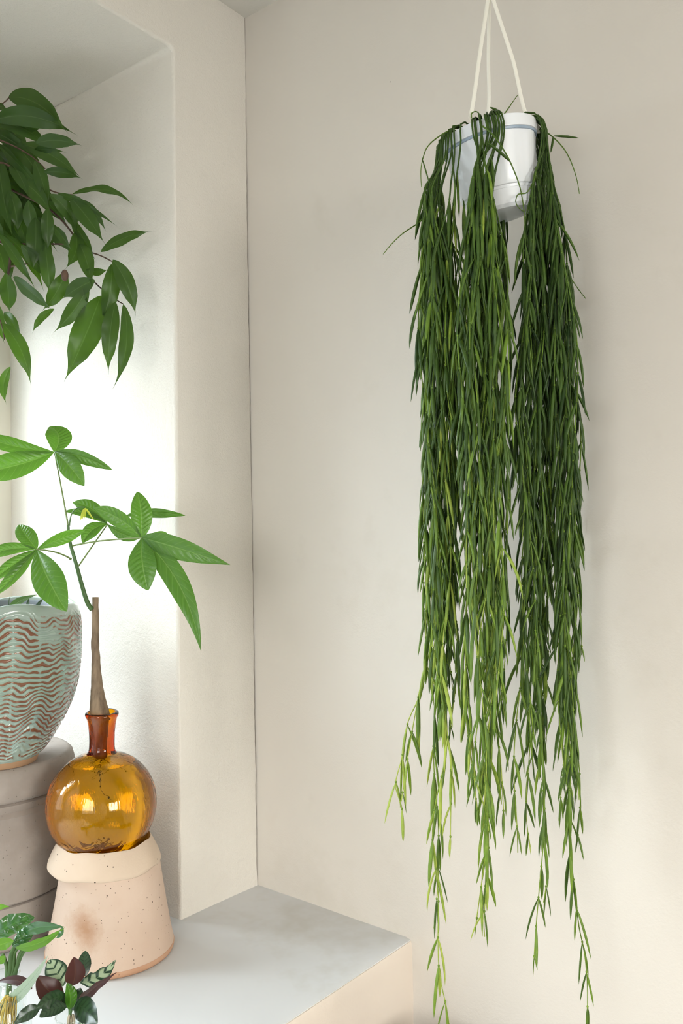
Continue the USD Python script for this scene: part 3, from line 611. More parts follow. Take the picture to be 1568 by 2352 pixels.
patch = fbm(np.stack([np.cos(TH) * 6, np.sin(TH) * 6, ZZ * 26], -1) + 2, 3, 17)
uvr = rid * fade * seam * np.clip(0.84 + 1.5 * (patch - 0.46), 0, 1.05)
uvc = np.stack([uvr, ZZ], -1).reshape(-1, 2)
lipin = [(0.1340, 0.2775), (0.1315, 0.2785), (0.1290, 0.277), (0.1275, 0.270), (0.126, 0.20), (0.1, 0.12)]
lv = []; 
for (r, z) in lipin: lv.append(np.stack([r * np.cos(th), r * np.sin(th), z + zl[0] * (1 if z > .25 else 0.3)], -1))
lv = np.array(lv)
allv = np.concatenate([v, lv], 0); rowsn = allv.shape[0]
fv = tris(grid_faces(rowsn, NT, True))
uva = np.vstack([uvc, np.zeros((len(lipin) * NT, 2))])
obj("body", (allv.reshape(-1, 3) + RC, fv), CERAMIC, cp, smooth=True, uv=uva)
obj("foot", lathe([(0.0, 0.0), (0.0655, 0.0), (0.0672, 0.003), (0.0690, 0.011), (0.0685, 0.013), (0, 0.013)], RC, 96, close=False), BAREFOOT, cp, smooth=40, label="unglazed brown clay foot ring")
NP = thing("nursery_pot", "grey plastic nursery pot of soil inside the rippled planter", "pot", RC + [0, 0, 0.135])
npf = [(0.0, 0.135), (0.092, 0.135), (0.1150, 0.262), (0.1185, 0.264), (0.1205, 0.271), (0.1200, 0.2745), (0.1170, 0.2745), (0.1150, 0.270), (0.1135, 0.262), (0.108, 0.23), (0, 0.23)]
obj("body", lathe(npf, RC, 96, close=False), GREYPLASTIC, NP, smooth=40)
so, sfc = lathe([(0.0, 0.252)] + [(r, 0.252) for r in np.linspace(0.01, 0.1115, 30)], RC, 96, close=False)
so[:, 2] += 0.012 * (fbm(so * 45, 3, 6) - 0.4)
obj("soil", (so, sfc), SOIL, NP, smooth=40)
sprout = thing("green_shoot", "short cut shoots and a yellow-green leaf in the rippled planter", "plant", at(45, 1390, 1.42))
for (a, b, w, mm) in (((80, 1398), (100, 1373), 9, CALAD), ((20, 1398), (22, 1370), 5, PETIOLE)):
    v, f, uv = leaf(at(*a, 1.41), at(*b, 1.41), w / FPX * 1.41, camdir(RC), "lance", fold=0.5, n=10, m=4)
    obj("leaf", (v, f), CALAD, sprout, smooth=True, uv=uv)
v, f, uv = leaf(at(24, 1399, 1.40), at(86, 1366, 1.47), 0.016, (0, -.5, 1), "lance", fold=0.3, bend=-0.08, n=16, m=6)
obj("leaf", (v, f), LIMEL, sprout, smooth=True, uv=uv, label="yellow-green strap leaf lying on the soil")
v, f, uv = leaf(at(62, 1396, 1.40), at(67, 1373, 1.40), 0.006, camdir(RC), "lance", fold=0.5, n=10, m=4)
obj("leaf", (v, f), CALAD, sprout, smooth=True, uv=uv)


# ------------------------------------------------------------------ ficus in the niche
def z1(x, y): return x / 2.9045, 150 + y / 2.9045
ft = thing("ficus_tree", "weeping ficus with long drooping dark green leaves in the window niche", "plant", at(-430, 1240, 1.50) * [1, 1, 0] + [0, 0, Z_LEDGE + 0.05])
FB = at(-430, 1240, 1.50); FB[2] = Z_LEDGE
rf = random.Random(7)
def fdepth(u, v): return 1.52 + 0.00012 * (200 - u)
def clampd(u, d):
    """keep a point of the plant off the reveal"""
    for _ in range(60):
        p = at(u, 0, d)
        if p[1] < 0 or p[0] < float(x_jamb(1.6)) - SPLAY * p[1] - 0.018: return d
        d -= 0.012
    return d
TW = []
def twig(pts, r0, r1, d0=1.56, d1=1.53):
    q = [z1(*p) for p in pts]; n = len(q)
    P3 = [at(a, b, clampd(a, d0 + (d1 - d0) * i / max(n - 1, 1))) for i, (a, b) in enumerate(q)]
    obj("branch", tube(spline(P3, 8 * n), taper(r0, r1, 8 * n), 8), TWIG, ft, smooth=60)
obj("trunk", tube(spline([FB + [0, 0, 0.14], FB + [0.01, 0, 0.4], FB + [-0.01, 0.0, 0.7], FB + [0.02, -0.01, 1.0], FB + [0.03, 0, 1.22], at(-230, 300, 1.53)], 60), taper(0.013, 0.006, 60), 12), TWIG, ft, smooth=60)
twig([(-950, 1100), (-500, 1060), (-150, 1130), (90, 1192), (290, 1192), (470, 1196), (590, 1245), (650, 1262), (745, 1308)], .0034, .0011)
twig([(-900, 1500), (-400, 1560), (0, 1490), (60, 1370), (72, 1260), (88, 1192)], .003, .0022)
twig([(60, 1345), (150, 1328), (275, 1335)], .002, .001)
twig([(-900, 700), (-400, 700), (0, 800), (180, 880), (330, 960), (500, 1150), (610, 1420), (700, 1510), (820, 1592)], .0034, .001, 1.58, 1.535)
twig([(-900, 500), (-400, 250), (-100, 260), (0, 262), (60, 215)], .003, .001)
twig([(-700, 400), (-300, 420), (0, 500), (200, 600), (300, 690)], .003, .001)
twig([(-300, 640), (0, 650), (200, 760), (390, 852), (480, 862)], .003, .001)
twig([(-600, 1700), (-300, 1600), (-60, 1620), (10, 1730), (30, 1830)], .0026, .001)
def fleaf(b, t, w, roll=None, bend=0.0, arch=0.05, wave=0.012, db=None, dt=None, drop=0.0, fold=0.22, pet=True):
    (ub, vb), (ut, vt) = z1(*b), z1(*t)
    d0 = clampd(ub, db if db else fdepth(ub, vb) + rf.uniform(-.03, .03)); d1 = clampd(ut, dt if dt else fdepth(ut, vt) + rf.uniform(-.03, .03))
    B_, T_ = at(ub, vb, d0), at(ut, vt, d1)
    roll = rf.uniform(-0.5, 0.5) if roll is None else roll
    nrm = rot(camdir((B_ + T_) / 2), T_ - B_, roll)
    wm = w / 2.9045 / FPX * (d0 + d1) / 2 / max(math.cos(roll), 0.45)
    v, f, uv = leaf(B_, T_, wm, nrm, "ficus", bend=bend, arch=arch, fold=fold, wave=wave, nw=rf.uniform(1.6, 2.6), ph=rf.uniform(0, 6), n=34, m=8, tipdrop=drop)
    obj("leaf", (v, f), FICUS, ft, smooth=True, uv=uv)
for L in [((55, 214), (462, 466), 150, 0.15, -0.11), ((-40, 370), (522, 474), 130, 0.3, -0.13), ((40, 400), (320, 365), 70, 0.6, 0.05),
          ((-60, 395), (357, 604), 95, -0.35, -0.14), ((240, 520), (553, 538), 92, 0.3, -0.09), ((230, 575), (446, 584), 45, 0.6, -0.12), ((150, 530), (553, 762), 105, 0.2, -0.07),
          ((290, 712), (552, 758), 66, 0.4, -0.10), ((10, 460), (337, 905), 120, 0.1, -0.08), ((-10, 590), (88, 1162), 118, 0.15, 0.02), ((-20, 520), (338, 905), 60, 0.7, -0.07),
          ((140, 780), (345, 1000), 110, 0.2, -0.10), ((330, 860), (516, 1140), 100, -0.2, -0.12), ((385, 858), (785, 1077), 52, 0.7, -0.12), ((468, 880), (702, 1196), 118, 0.1, -0.03),
          ((560, 900), (706, 1108), 50, 0.5, -0.08), ((478, 862), (892, 938), 48, -0.8, -0.16), ((672, 1246), (1018, 1108), 72, 0.4, -0.10), ((752, 1296), (906, 1678), 118, 0.1, -0.07),
          ((742, 1326), (668, 1730), 118, -0.2, -0.06), ((672, 1536), (424, 2118), 196, 0.1, -0.02), ((770, 1575), (724, 2068), 114, 0.15, 0.02), ((822, 1592), (748, 2166), 92, 0.4, -0.11),
          ((632, 1430), (412, 1560), 115, 0.0, 0.03), ((590, 1475), (354, 1785), 108, 0.1, -0.05), ((440, 1380), (278, 1642), 112, -0.1, -0.04), ((500, 1110), (428, 1368), 96, 0.2, -0.12),
          ((530, 1190), (612, 1490), 105, 0.2, -0.05), ((322, 950), (322, 1255), 84, 0.0, 0.02), ((235, 1015), (215, 1380), 125, 0.0, -0.03), ((260, 1080), (345, 1480), 110, 0.3, -0.03),
          ((88, 1412), (358, 1642), 84, 0.8, -0.05), ((40, 1130), (292, 1512), 74, -0.6, -0.05), ((-10, 1120), (240, 1500), 70, 0.4, -0.04), ((470, 1030), (646, 1322), 66, 0.5, -0.06), ((572, 1362), (722, 1360), 50, 0.3, 0.08),
          ((362, 1625), (214, 1792), 50, 0.3, 0.08), ((25, 1650), (152, 1890), 70, 0.5, -0.10), ((15, 1720), (206, 2138), 112, 0.15, -0.09), ((70, 2010), (45, 2268), 62, 0.3, 0.12), ((40, 1385), (62, 1652), 110, 0.1, -0.02),
          ((-40, 1560), (30, 1860), 80, 0.3, -0.02), ((190, 900), (260, 1180), 90, 0.3, 0.05), ((60, 830), (120, 1130), 100, -0.2, -0.04), ((-60, 800), (20, 1180), 110, 0.2, 0.0), ((140, 1200), (330, 1440), 96, 0.2, -0.05),
          ((300, 1180), (340, 1560), 100, 0.3, -0.02), ((-20, 280), (60, 305), 45, 0.4, -0.1), ((-60, 440), (240, 640), 90, 0.3, -0.08), ((60, 640), (200, 900), 90, 0.2, -0.06), ((-30, 700), (150, 880), 100, -0.3, -0.06), ((560, 1440), (600, 1600), 40, 0.6, 0.05),
          ((360, 1080), (480, 1240), 60, 0.6, -0.05), ((-30, 1180), (40, 1420), 90, 0.2, -0.05), ((110, 960), (190, 1240), 84, 0.5, -0.04), ((230, 640), (330, 960), 92, 0.3, -0.05), ((-80, 1000), (40, 1180), 90, 0.0, 0.04)]:
    b, t, w, roll, bend = L
    fleaf(b, t, w, roll, bend, arch=rf.uniform(0.02, 0.08), wave=rf.uniform(0.014, 0.028) if w > 80 else 0.014)
for i in range(95):      # the crown goes on beside the frame, in front of the upper window
    u0 = rf.uniform(-520, -40); v0 = rf.uniform(250, 860); b = ((u0) * 2.9045, (v0 - 150) * 2.9045)
    ang = rf.uniform(0.1, 1.9); ln = rf.uniform(330, 560)
    fleaf(b, (b[0] + ln * math.cos(ang), b[1] + ln * math.sin(ang)), rf.uniform(80, 150), None, rf.uniform(-.1, .1), db=rf.uniform(1.42, 1.66), dt=rf.uniform(1.42, 1.66)) if u0 + ln / 2.9 * math.cos(ang) < 0 else None
for i in range(34):
    u0, v0 = rf.uniform(-60, 70), rf.uniform(270, 560); b = (u0 * 2.9045, (v0 - 150) * 2.9045); ang = rf.uniform(0.5, 1.9); ln = rf.uniform(260, 440)
    fleaf(b, (b[0] + ln * math.cos(ang), b[1] + ln * math.sin(ang)), rf.uniform(70, 120), None, rf.uniform(-.1, .1), db=rf.uniform(1.60, 1.70), dt=rf.uniform(1.58, 1.70))
s_ = trimesh.creation.icosphere(2, 0.008); s_.apply_transform(np.diag([0.8, 0.8, 1.3, 1])); s_.apply_translation(at(*z1(432, 1402), 1.50))
obj("bud", s_, TWIG, ft, smooth=True, label="dry brown leaf scrap among the leaves")
fp = thing("ficus_pot", "plain grey clay pot holding the ficus tree", "pot", FB)
obj("body", lathe([(0, 0.001), (0.075, 0.001), (0.078, 0.006), (0.098, 0.15), (0.102, 0.152), (0.102, 0.172), (0.092, 0.172), (0.09, 0.15), (0, 0.15)], FB, 64, close=False), GREYCLAY, fp, smooth=40)
obj("soil", lathe([(0, 0.1505), (0.0895, 0.1505), (0.0895, 0.154), (0, 0.158)], FB, 48, close=False), SOIL, fp, smooth=40)

# ------------------------------------------------------------------ hanging plant
HD = 1.20
HC = at(1120, 309, HD)
upv = unit(UP * 1.0 - RGT * 0.205 - FWD * 0.09); xv = unit(RGT - upv * np.dot(RGT, upv)); yv = np.cross(upv, xv)
def hp(r, phi, h): return HC + xv * (r * math.cos(phi)) + yv * (r * math.sin(phi)) + upv * h     # phi 0 = right, -90 = towards the camera
HMAT = np.stack([xv, yv, upv], 1)
hg = thing("hanging_plant", "trailing needle-leaved plant in a white hanging pot on ivory cords", "plant", HC)
def pot_lathe(prof, wob=None, n=120):
    v, f = lathe(prof, (0, 0, 0), n, close=False, wob=wob); return v @ HMAT.T + HC, f
def panels(R, Z, T):
    k = np.clip(np.abs(((T * 9 / PI) % 2) - 1) * 6 - 2, 0, 1)
    amt = np.where((Z < -0.017) & (Z > -0.086) & (R > 0.045), 0.0011, 0.0)
    return R + amt * (k - 0.5), Z
zz_ = np.linspace(-0.018, -0.085, 12)
po = [(0.0, -0.116), (0.030, -0.116), (0.0435, -0.1145), (0.0475, -0.110), (0.0490, -0.088), (0.0500, -0.0865), (0.0525, -0.0860)] + [(0.0530 + 0.0105 * (1 - (z + 0.018) / -0.067) ** 0.85, z) for z in zz_[::-1]]
po += [(0.0640, -0.0175), (0.0640, -0.0158), (0.0668, -0.0150), (0.0672, -0.0135), (0.0676, -0.001), (0.0670, 0.0002), (0.0655, 0.0002), (0.0648, -0.001), (0.0635, -0.02), (0.05, -0.09), (0.0, -0.09)]
pt = obj("pot", pot_lathe(po, panels), WHITEPLASTIC, hg, smooth=35, label="white ribbed plastic pot")
obj("band", pot_lathe([(0.0638, -0.0190), (0.0655, -0.0188), (0.0660, -0.0160), (0.0640, -0.0152), (0.0638, -0.0190)]), BLUEPLASTIC, pt, smooth=35, label="bluish groove under the rim")
sv, sf_ = pot_lathe([(0.0, -0.006)] + [(r, -0.006 - 0.006 * (r / 0.063) ** 4) for r in np.linspace(0.004, 0.0635, 24)], None, 80)
sv = sv + upv * ((fbm(sv * 70, 3, 2) - 0.5)[:, None] * 0.012)
obj("soil", (sv, sf_), MOSS, hg, smooth=40)
# cords: flat plastic strips that meet at a ring above
top = at(1124, -26, HD)
for (u, v, d, phi) in ((1080, 268, HD - 0.045, -2.05), (1119, 268, HD + 0.064, 1.6), (1226, 284, HD - 0.012, -0.15)):
    foot = hp(0.0668, phi, -0.002); low = hp(0.0686, phi, -0.016)
    q = at(u, v, d)
    pts = [top, top + (q - top) * 0.5, q, foot + (q - foot) * 0.15, low]
    obj("cord", tube(spline(pts, 40), 0.0027, 8, flat=0.45, flatdir=FWD), CORD, hg, smooth=60)
hk = at(1124, -26, HD)
rg = trimesh.creation.torus(0.010, 0.0022, 40, 14); rg.apply_transform(np.array([[1, 0, 0, 0], [0, 0, 1, 0], [0, -1, 0, 0], [0, 0, 0, 1.0]])); rg.apply_translation(hk + [0, 0, 0.006])
obj("ring", rg, CORD, hg, smooth=60)
ck = thing("ceiling_hook", "white hook in the ceiling carrying the hanging plant", "hook", (hk[0], hk[1], Z_CEIL))
hook_pts = [np.array([hk[0], hk[1], Z_CEIL + 0.01]), np.array([hk[0], hk[1], hk[2] + 0.045]), np.array([hk[0], hk[1] + 0.010, hk[2] + 0.030]), np.array([hk[0], hk[1] + 0.008, hk[2] + 0.016]), np.array([hk[0], hk[1] - 0.002, hk[2] + 0.0130]), np.array([hk[0], hk[1] - 0.010, hk[2] + 0.018])]
obj("shank", tube(spline(hook_pts, 60), 0.0020, 10), CORD, ck, smooth=60)

rh = np.random.default_rng(23)
STEMS, LEAVES, NODES = [], [], []
K = 6
ringang = np.arange(K) / K * 2 * PI
def needle(p, out, L, w, spread, curl, tint, twist=0.0):
    """one thick narrow leaf: leaves the stem outwards and turns down"""
    n = 8; t = np.linspace(0, 1, n)
    dn = np.array([0, 0, -1.0]); d0 = unit(out * math.sin(spread) + dn * math.cos(spread)); d1 = unit(out * math.sin(spread * (1 - curl)) + dn * math.cos(spread * (1 - curl)))
    c = p + L * (t[:, None] * d0 + (t ** 2)[:, None] * 0.5 * (d1 - d0))
    sd = unit(np.cross(out, dn)); sd = unit(sd + out * twist)
    tg = np.gradient(c, axis=0); tg /= np.linalg.norm(tg, axis=1, keepdims=True)
    S = sd - tg * (tg @ sd)[:, None]; S /= np.linalg.norm(S, axis=1, keepdims=True); N = np.cross(S, tg)
    prof = np.interp(t, [0, 0.06, 0.25, 0.6, 0.88, 1.0], [0.28, 0.55, 0.95, 1.0, 0.55, 0.06])
    a = (w / 2 * prof)[:, None, None]
    cs, sn = np.cos(ringang)[None, :, None], np.sin(ringang)[None, :, None]
    v = c[:, None, :] + a * (cs * S[:, None, :] + 0.66 * sn * N[:, None, :] + 0.25 * np.abs(cs) * N[:, None, :])
    uv = np.stack([np.repeat(t, K), np.full(n * K, tint)], 1)
    return v.reshape(-1, 3), NEEDLE_F, uv
NEEDLE_F = np.vstack([tris(grid_faces(8, K, True)), [[0, k + 1, k] for k in range(1, K - 1)], [[7 * K, 7 * K + k, 7 * K + k + 1] for k in range(1, K - 1)]])
def strand(px_pts, delta, leafstart=430, dens=1.0, bright=0.0, lsize=1.0, phi=None, droop=0.006):
    """px_pts: (u, v) the stem passes; delta: metres in front of (-) or behind (+) the pot's middle"""
    q = [at(u, v, HD + delta) for u, v in px_pts]
    ell = (px_pts[0][0] - 1120) / FPX * HD
    ph = math.atan2(delta, ell) if phi is None else phi
    ph += rh.uniform(-.12, .12)
    pts = [hp(0.032 + rh.uniform(-.012, .012), ph, -0.008), hp(0.056, ph, 0.004 + droop * rh.uniform(.3, 1.0)), hp(0.0725, ph, 0.001 + rh.uniform(-.004, .003)), hp(0.0755 + rh.uniform(0, .004), ph, -0.020)]
    pts += [x for x in q if x[2] < pts[-1][2] - 0.02]
    arr = np.array(pts); tot = np.linalg.norm(np.diff(arr, axis=0), axis=1).sum()
    n = max(int(tot / 0.012), 12); c = spline(arr, n)
    amp = 0.0035; f1, f2 = rh.uniform(4, 9, 2); s = np.linspace(0, tot, n); env = np.clip((s - 0.12) / 0.1, 0, 1)
    c = c + RGT * (1.5 * amp * env * np.sin(f1 * s * 3 + rh.uniform(0, 6)))[:, None] + FWD * (amp * env * np.sin(f2 * s * 3 + rh.uniform(0, 6)))[:, None]
    vend = px_pts[-1][1]; young = vend > 1250
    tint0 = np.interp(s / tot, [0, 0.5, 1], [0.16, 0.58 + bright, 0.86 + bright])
    v, f = tube(c, taper(0.00125, 0.0007, n), 6)
    uvs = np.stack([np.r_[np.repeat(s / tot, 6), 0, 1], np.r_[np.repeat(tint0, 6), tint0[0], tint0[-1]]], 1)
    si = len(STEMS); STEMS.append((v, f, uvs)); mood = rh.choice([-0.10, 0.0, 0.06, 0.20], p=[.3, .34, .22, .14])
    ang = rh.uniform(0, PI); s0 = 0.10 + rh.uniform(0, .04)
    zstart = ZC + (CV - leafstart) / FPX * HD
    while s0 < tot - 0.002:
        p = np.array([np.interp(s0, s, c[:, k]) for k in range(3)])
        prog = s0 / tot
        nd = trimesh.creation.icosphere(1, 0.0016); NODES.append((si, np.array(nd.vertices) * [1, 1, 1.2] + p, np.array(nd.faces), float(np.interp(prog, [0, .3, 1], [.12, .52, .75]))))
        if p[2] < zstart + rh.uniform(-.03, .03):
            for sg in (0, PI):
                if rh.random() < 0.07: continue
                a = ang + sg + rh.uniform(-.4, .4); out = RGT * math.cos(a) + FWD * math.sin(a)
                L = rh.uniform(0.046, 0.078) * lsize * np.interp(tot - s0, [0, .03, .12], [0.30, .7, 1]); w = rh.uniform(0.0042, 0.0060) * lsize ** .5 * np.interp(tot - s0, [0, .05, .15], [.5, .75, 1])
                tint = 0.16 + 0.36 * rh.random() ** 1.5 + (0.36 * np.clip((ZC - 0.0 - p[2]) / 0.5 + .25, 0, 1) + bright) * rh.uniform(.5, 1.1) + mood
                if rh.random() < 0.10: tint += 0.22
                LEAVES.append((needle(p, out, L, w, rh.uniform(0.10, 0.46) * (1.5 if rh.random() < .12 else 1), rh.uniform(0.4, 1.15), float(np.clip(tint, 0.02, 1)), rh.uniform(-.7, .7)), si, float(np.dot(p + out * .02 - CAM, FWD)), L))
        s0 += rh.uniform(0.034, 0.046) / dens; ang += PI / 2 + rh.uniform(-.3, .3)

def ring_delta(ell, front):
    rmin = 0.080
    return (-1 if front else 1) * math.sqrt(max(rmin ** 2 - ell ** 2, 0.0)) + rh.uniform(-0.022, 0.022) * (1 if abs(ell) > .08 else 0.5)
def pick(lo, mid, hi, p): return rh.choice([rh.uniform(*lo), rh.uniform(*mid), rh.uniform(*hi)], p=p)
for i in range(24):      # left hank, most of it over the left side of the rim
    uB = 966 + (1064 - 966) * (i + rh.uniform(0, 1)) / 24; side = rh.random() < 0.84
    u0 = 968 + (uB - 966) * 0.45 if side else 1026 + rh.uniform(0, 22)
    ph = rh.uniform(2.75, 3.75) if side else rh.uniform(-2.6, -2.2)
    d = rh.uniform(-.06, .045) if side else rh.uniform(-.075, -.055); ve = pick((950, 1300), (1300, 1600), (1500, 1790), [.28, .46, .26])
    uE = uB + (1010 - uB) * min(1, max(0, (ve - 900) / 700)) * 0.55 + rh.uniform(-14, 14)
    strand([(u0, 450), (u0 * .5 + uB * .5, 560), (uB, 800), ((uB + uE) / 2 + rh.uniform(-8, 8), (800 + ve) / 2 + 40), (uE, ve)], d, leafstart=rh.uniform(420, 520), bright=0.10 if ve > 1300 else 0.02, phi=ph)
for i in range(25):      # middle hank, gathered over the front of the rim
    uB = 1056 + (1168 - 1056) * (i + rh.uniform(0, 1)) / 25; u0 = 1101 + (uB - 1108) * 0.32; ph = rh.uniform(-2.02, -1.62)
    d = rh.uniform(-.105, -.074) if rh.random() < .75 else rh.uniform(.0, .06); ve = pick((980, 1350), (1350, 1650), (1560, 1930), [.26, .44, .30])
    if d > 0: u0 = uB; ph = rh.uniform(1.2, 2.0)
    uE = uB + (1116 - uB) * min(1, max(0, (ve - 900) / 700)) * 0.45 + rh.uniform(-14, 14)
    strand([(u0, 400), (u0 * .55 + uB * .45, 520), (uB, 760), ((uB + uE) / 2 + rh.uniform(-8, 8), (760 + ve) / 2 + 40), (uE, ve)], d, leafstart=rh.uniform(400, 470), bright=0.12 if ve > 1300 else 0.04, phi=ph)
for i in range(33):      # right hank
    t = (i + rh.uniform(0, 1)) / 33; uB = 1188 + (1326 - 1188) * t; u0 = 1222 + 48 * t; ph = rh.uniform(-.45, .75)
    d = rh.uniform(-.055, .06); ve = pick((1050, 1450), (1450, 1720), (1650, 1900), [.26, .44, .30])
    tgt = 1238 if uB < 1268 else 1308
    uE = uB + (tgt - uB) * min(1, max(0, (ve - 900) / 700)) * 0.5 + rh.uniform(-14, 14)
    strand([(u0, 420), (u0 * .6 + uB * .4, 560), (uB, 860), ((uB + uE) / 2 + rh.uniform(-8, 8), (860 + ve) / 2 + 40), (uE, ve)], d, leafstart=rh.uniform(380, 470), bright=-0.02, phi=ph)
# long tails
for pts, d, br in (([(1004, 480), (1012, 1000), (1016, 1500), (1018, 1720), (1006, 1850), (998, 1960), (999, 2110), (1009, 2200), (1022, 2262), (1032, 2312), (1034, 2352), (1032, 2420)], -0.05, .10), ([(1000, 480), (1004, 1000), (1006, 1400), (1004, 1720), (1003, 1850), (997, 2010), (996, 2130)], -0.03, .05),
                   ([(1040, 480), (1030, 1100), (1022, 1600), (1030, 1830), (1040, 1948)], -0.06, .25),
                   ([(1100, 480), (1104, 1000), (1110, 1500), (1118, 1760), (1112, 1900), (1098, 2040), (1094, 2130)], -0.08, .10), ([(1118, 480), (1124, 1000), (1130, 1500), (1128, 1800), (1116, 1960), (1106, 2100), (1112, 2150)], -0.075, .08), ([(1126, 480), (1132, 1000), (1142, 1500), (1144, 1780), (1156, 1905)], -0.06, .2),
                   ([(1108, 480), (1112, 1000), (1120, 1500), (1122, 1820), (1117, 1990), (1103, 2060)], -0.06, .08),
                   ([(1220, 480), (1222, 1000), (1200, 1400), (1186, 1650), (1188, 1850), (1183, 1958)], -0.03, .08), ([(1218, 480), (1215, 1000), (1205, 1500), (1208, 1700), (1216, 1860), (1224, 1945)], 0.01, .08),
                   ([(1236, 480), (1244, 1000), (1240, 1500), (1242, 1800), (1244, 1920), (1242, 2050), (1238, 2130), (1231, 2205)], -0.03, -.05), ([(1246, 480), (1256, 1000), (1252, 1500), (1250, 1750), (1244, 1900), (1246, 2010), (1240, 2070)], 0.0, -.05),
                   ([(1270, 480), (1306, 1000), (1316, 1500), (1318, 1740), (1310, 1910), (1314, 2040), (1322, 2130), (1336, 2190), (1348, 2270), (1352, 2330)], -0.02, -.12), ([(1262, 480), (1290, 1000), (1304, 1500), (1308, 1700), (1312, 1830), (1312, 1920)], 0.0, -.1), ([(1280, 480), (1310, 1000), (1322, 1500), (1322, 1740), (1324, 1935)], 0.01, .0),
                   ([(985, 480), (978, 1000), (984, 1450), (972, 1590), (945, 1660), (926, 1740), (904, 1808), (914, 1850), (917, 1908)], -0.01, .28), ([(990, 480), (985, 1000), (986, 1500), (962, 1600), (940, 1690), (922, 1780), (914, 1840)], -0.02, .22)):
    strand(pts, d, bright=br, leafstart=440, dens=0.92, lsize=1.02)
# stray shoots over the rim
def stray(pts, ds, leaves=()):
    c = spline([at(u, v, HD + d) for (u, v), d in zip(pts, ds)], 40); v, f = tube(c, taper(0.0011, 0.0005, 40), 6)
    uvs = np.stack([np.linspace(0, 1, len(v)), np.full(len(v), 0.5)], 1); si = len(STEMS); STEMS.append((v, f, uvs))
    for (u0, v0, u1, v1, d, w) in leaves:
        a, b = at(u0, v0, HD + d), at(u1, v1, HD + d - .005); L = np.linalg.norm(b - a); out = b - a; out[2] = 0
        dn = unit(b - a); sprd = math.acos(np.clip(-dn[2], -1, 1)); o = unit(out)
        LEAVES.append((needle(a, o, L, w, sprd, 0.12, 0.3), si, HD - 0.1, 0.05))
stray([(1226, 296), (1250, 302), (1275, 320), (1300, 350), (1316, 385), (1326, 420), (1330, 445)], [-.01] * 7, [(1272, 312, 1330, 312, -.01, .0045), (1270, 315, 1264, 350, -.01, .004)])
stray([(985, 490), (960, 512), (920, 540), (880, 584)], [-.03] * 4)
stray([(1150, 282), (1154, 268), (1165, 252), (1180, 230), (1188, 219)], [-.02] * 5, [(1154, 262, 1126, 242, -.02, .005)])
stray([(1085, 290), (1082, 262), (1092, 256), (1104, 268), (1108, 290)], [-.05] * 5)
stray([(1060, 290), (1010, 312), (975, 350), (966, 395), (968, 430)], [-.03, -.04, -.05, -.05, -.05], [(968, 360, 990, 430, -.05, .003)])
stray([(1108, 290), (1140, 320), (1175, 380), (1196, 440), (1204, 500), (1206, 600)], [-.075, -.085, -.085, -.08, -.08, -.07], [(1172, 372, 1122, 318, -.085, .005), (1206, 520, 1190, 600, -.08, .005), (1206, 560, 1222, 640, -.08, .005)])
stray([(1230, 395), (1218, 430), (1206, 444), (1190, 446), (1184, 462), (1196, 482), (1214, 488)], [-.05] * 7)
stray([(1268, 540), (1290, 600), (1318, 650), (1345, 686)], [.0] * 4)
# the nearest leaves one by one under their stem, the rest as foliage
order = sorted(range(len(LEAVES)), key=lambda i: LEAVES[i][2] - LEAVES[i][3] * 1.2)
single = set(order[:300])
for si, nv, nf, nt in NODES:
    v, f, uv = STEMS[si]; STEMS[si] = (np.vstack([v, nv]), np.vstack([f, nf + len(v)]), np.vstack([uv, np.tile([0.5, nt], (len(nv), 1))]))
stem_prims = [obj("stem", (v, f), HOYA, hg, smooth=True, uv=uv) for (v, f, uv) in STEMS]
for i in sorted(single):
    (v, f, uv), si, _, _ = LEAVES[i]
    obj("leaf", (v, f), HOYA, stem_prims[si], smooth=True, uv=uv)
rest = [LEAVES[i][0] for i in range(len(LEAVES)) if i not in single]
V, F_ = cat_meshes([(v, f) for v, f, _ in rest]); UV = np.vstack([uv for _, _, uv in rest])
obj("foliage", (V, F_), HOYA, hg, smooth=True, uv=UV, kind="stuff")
print("needles", len(LEAVES), "stems", len(STEMS))

# ------------------------------------------------------------------ cuttings in glass at the front of the ledge
def z4(x, y): return x / 5.407, 2080 + y / 5.407          # zoomed at 0,2080
def gleaf(parent, b, t, w, db, dt, m_, kind="oval", roll=0.0, bend=0.0, arch=0.05, fold=0.2, wave=0.0, nw=2.5, quilt=0.0, veins=7, flip=False, label=None):
    B_, T_ = at(*z4(*b), db), at(*z4(*t), dt); nrm = rot(camdir((B_ + T_) / 2), T_ - B_, roll)
    if flip: nrm = -nrm; bend = -bend
    v, f, uv = leaf(B_, T_, w / 5.407 / FPX * (db + dt) / 2 / max(abs(math.cos(roll)), .4), nrm, kind, bend=bend, arch=arch, fold=fold, wave=wave, nw=nw, ph=rf.uniform(0, 6), quilt=quilt, veins=veins, n=40, m=10)
    return obj("leaf", (v, f), m_, parent, smooth=True, uv=uv, label=label)
DC = 1.12
cl = thing("calathea_cutting", "dark calathea with cream-banded and maroon-backed leaves in a small glass jar", "plant", at(*z4(850, 1420), DC))
gleaf(cl, (790, 1000), (600, 680), 270, 1.11, 1.13, CALA, "oval", 0.1, 0.02, wave=0.012, label="cream-banded green leaf")
gleaf(cl, (900, 990), (915, 640), 250, 1.10, 1.08, MAROON, "oval", 0.15, 0.04, fold=0.3, label="leaf showing its maroon underside")
gleaf(cl, (1060, 880), (1058, 560), 165, 1.13, 1.15, CALAD, "oval", -0.2, -0.02)
gleaf(cl, (990, 960), (1440, 670), 190, 1.12, 1.10, CALA, "lance", 0.45, 0.08, wave=0.03, nw=3.5, label="pale-banded crinkled leaf")
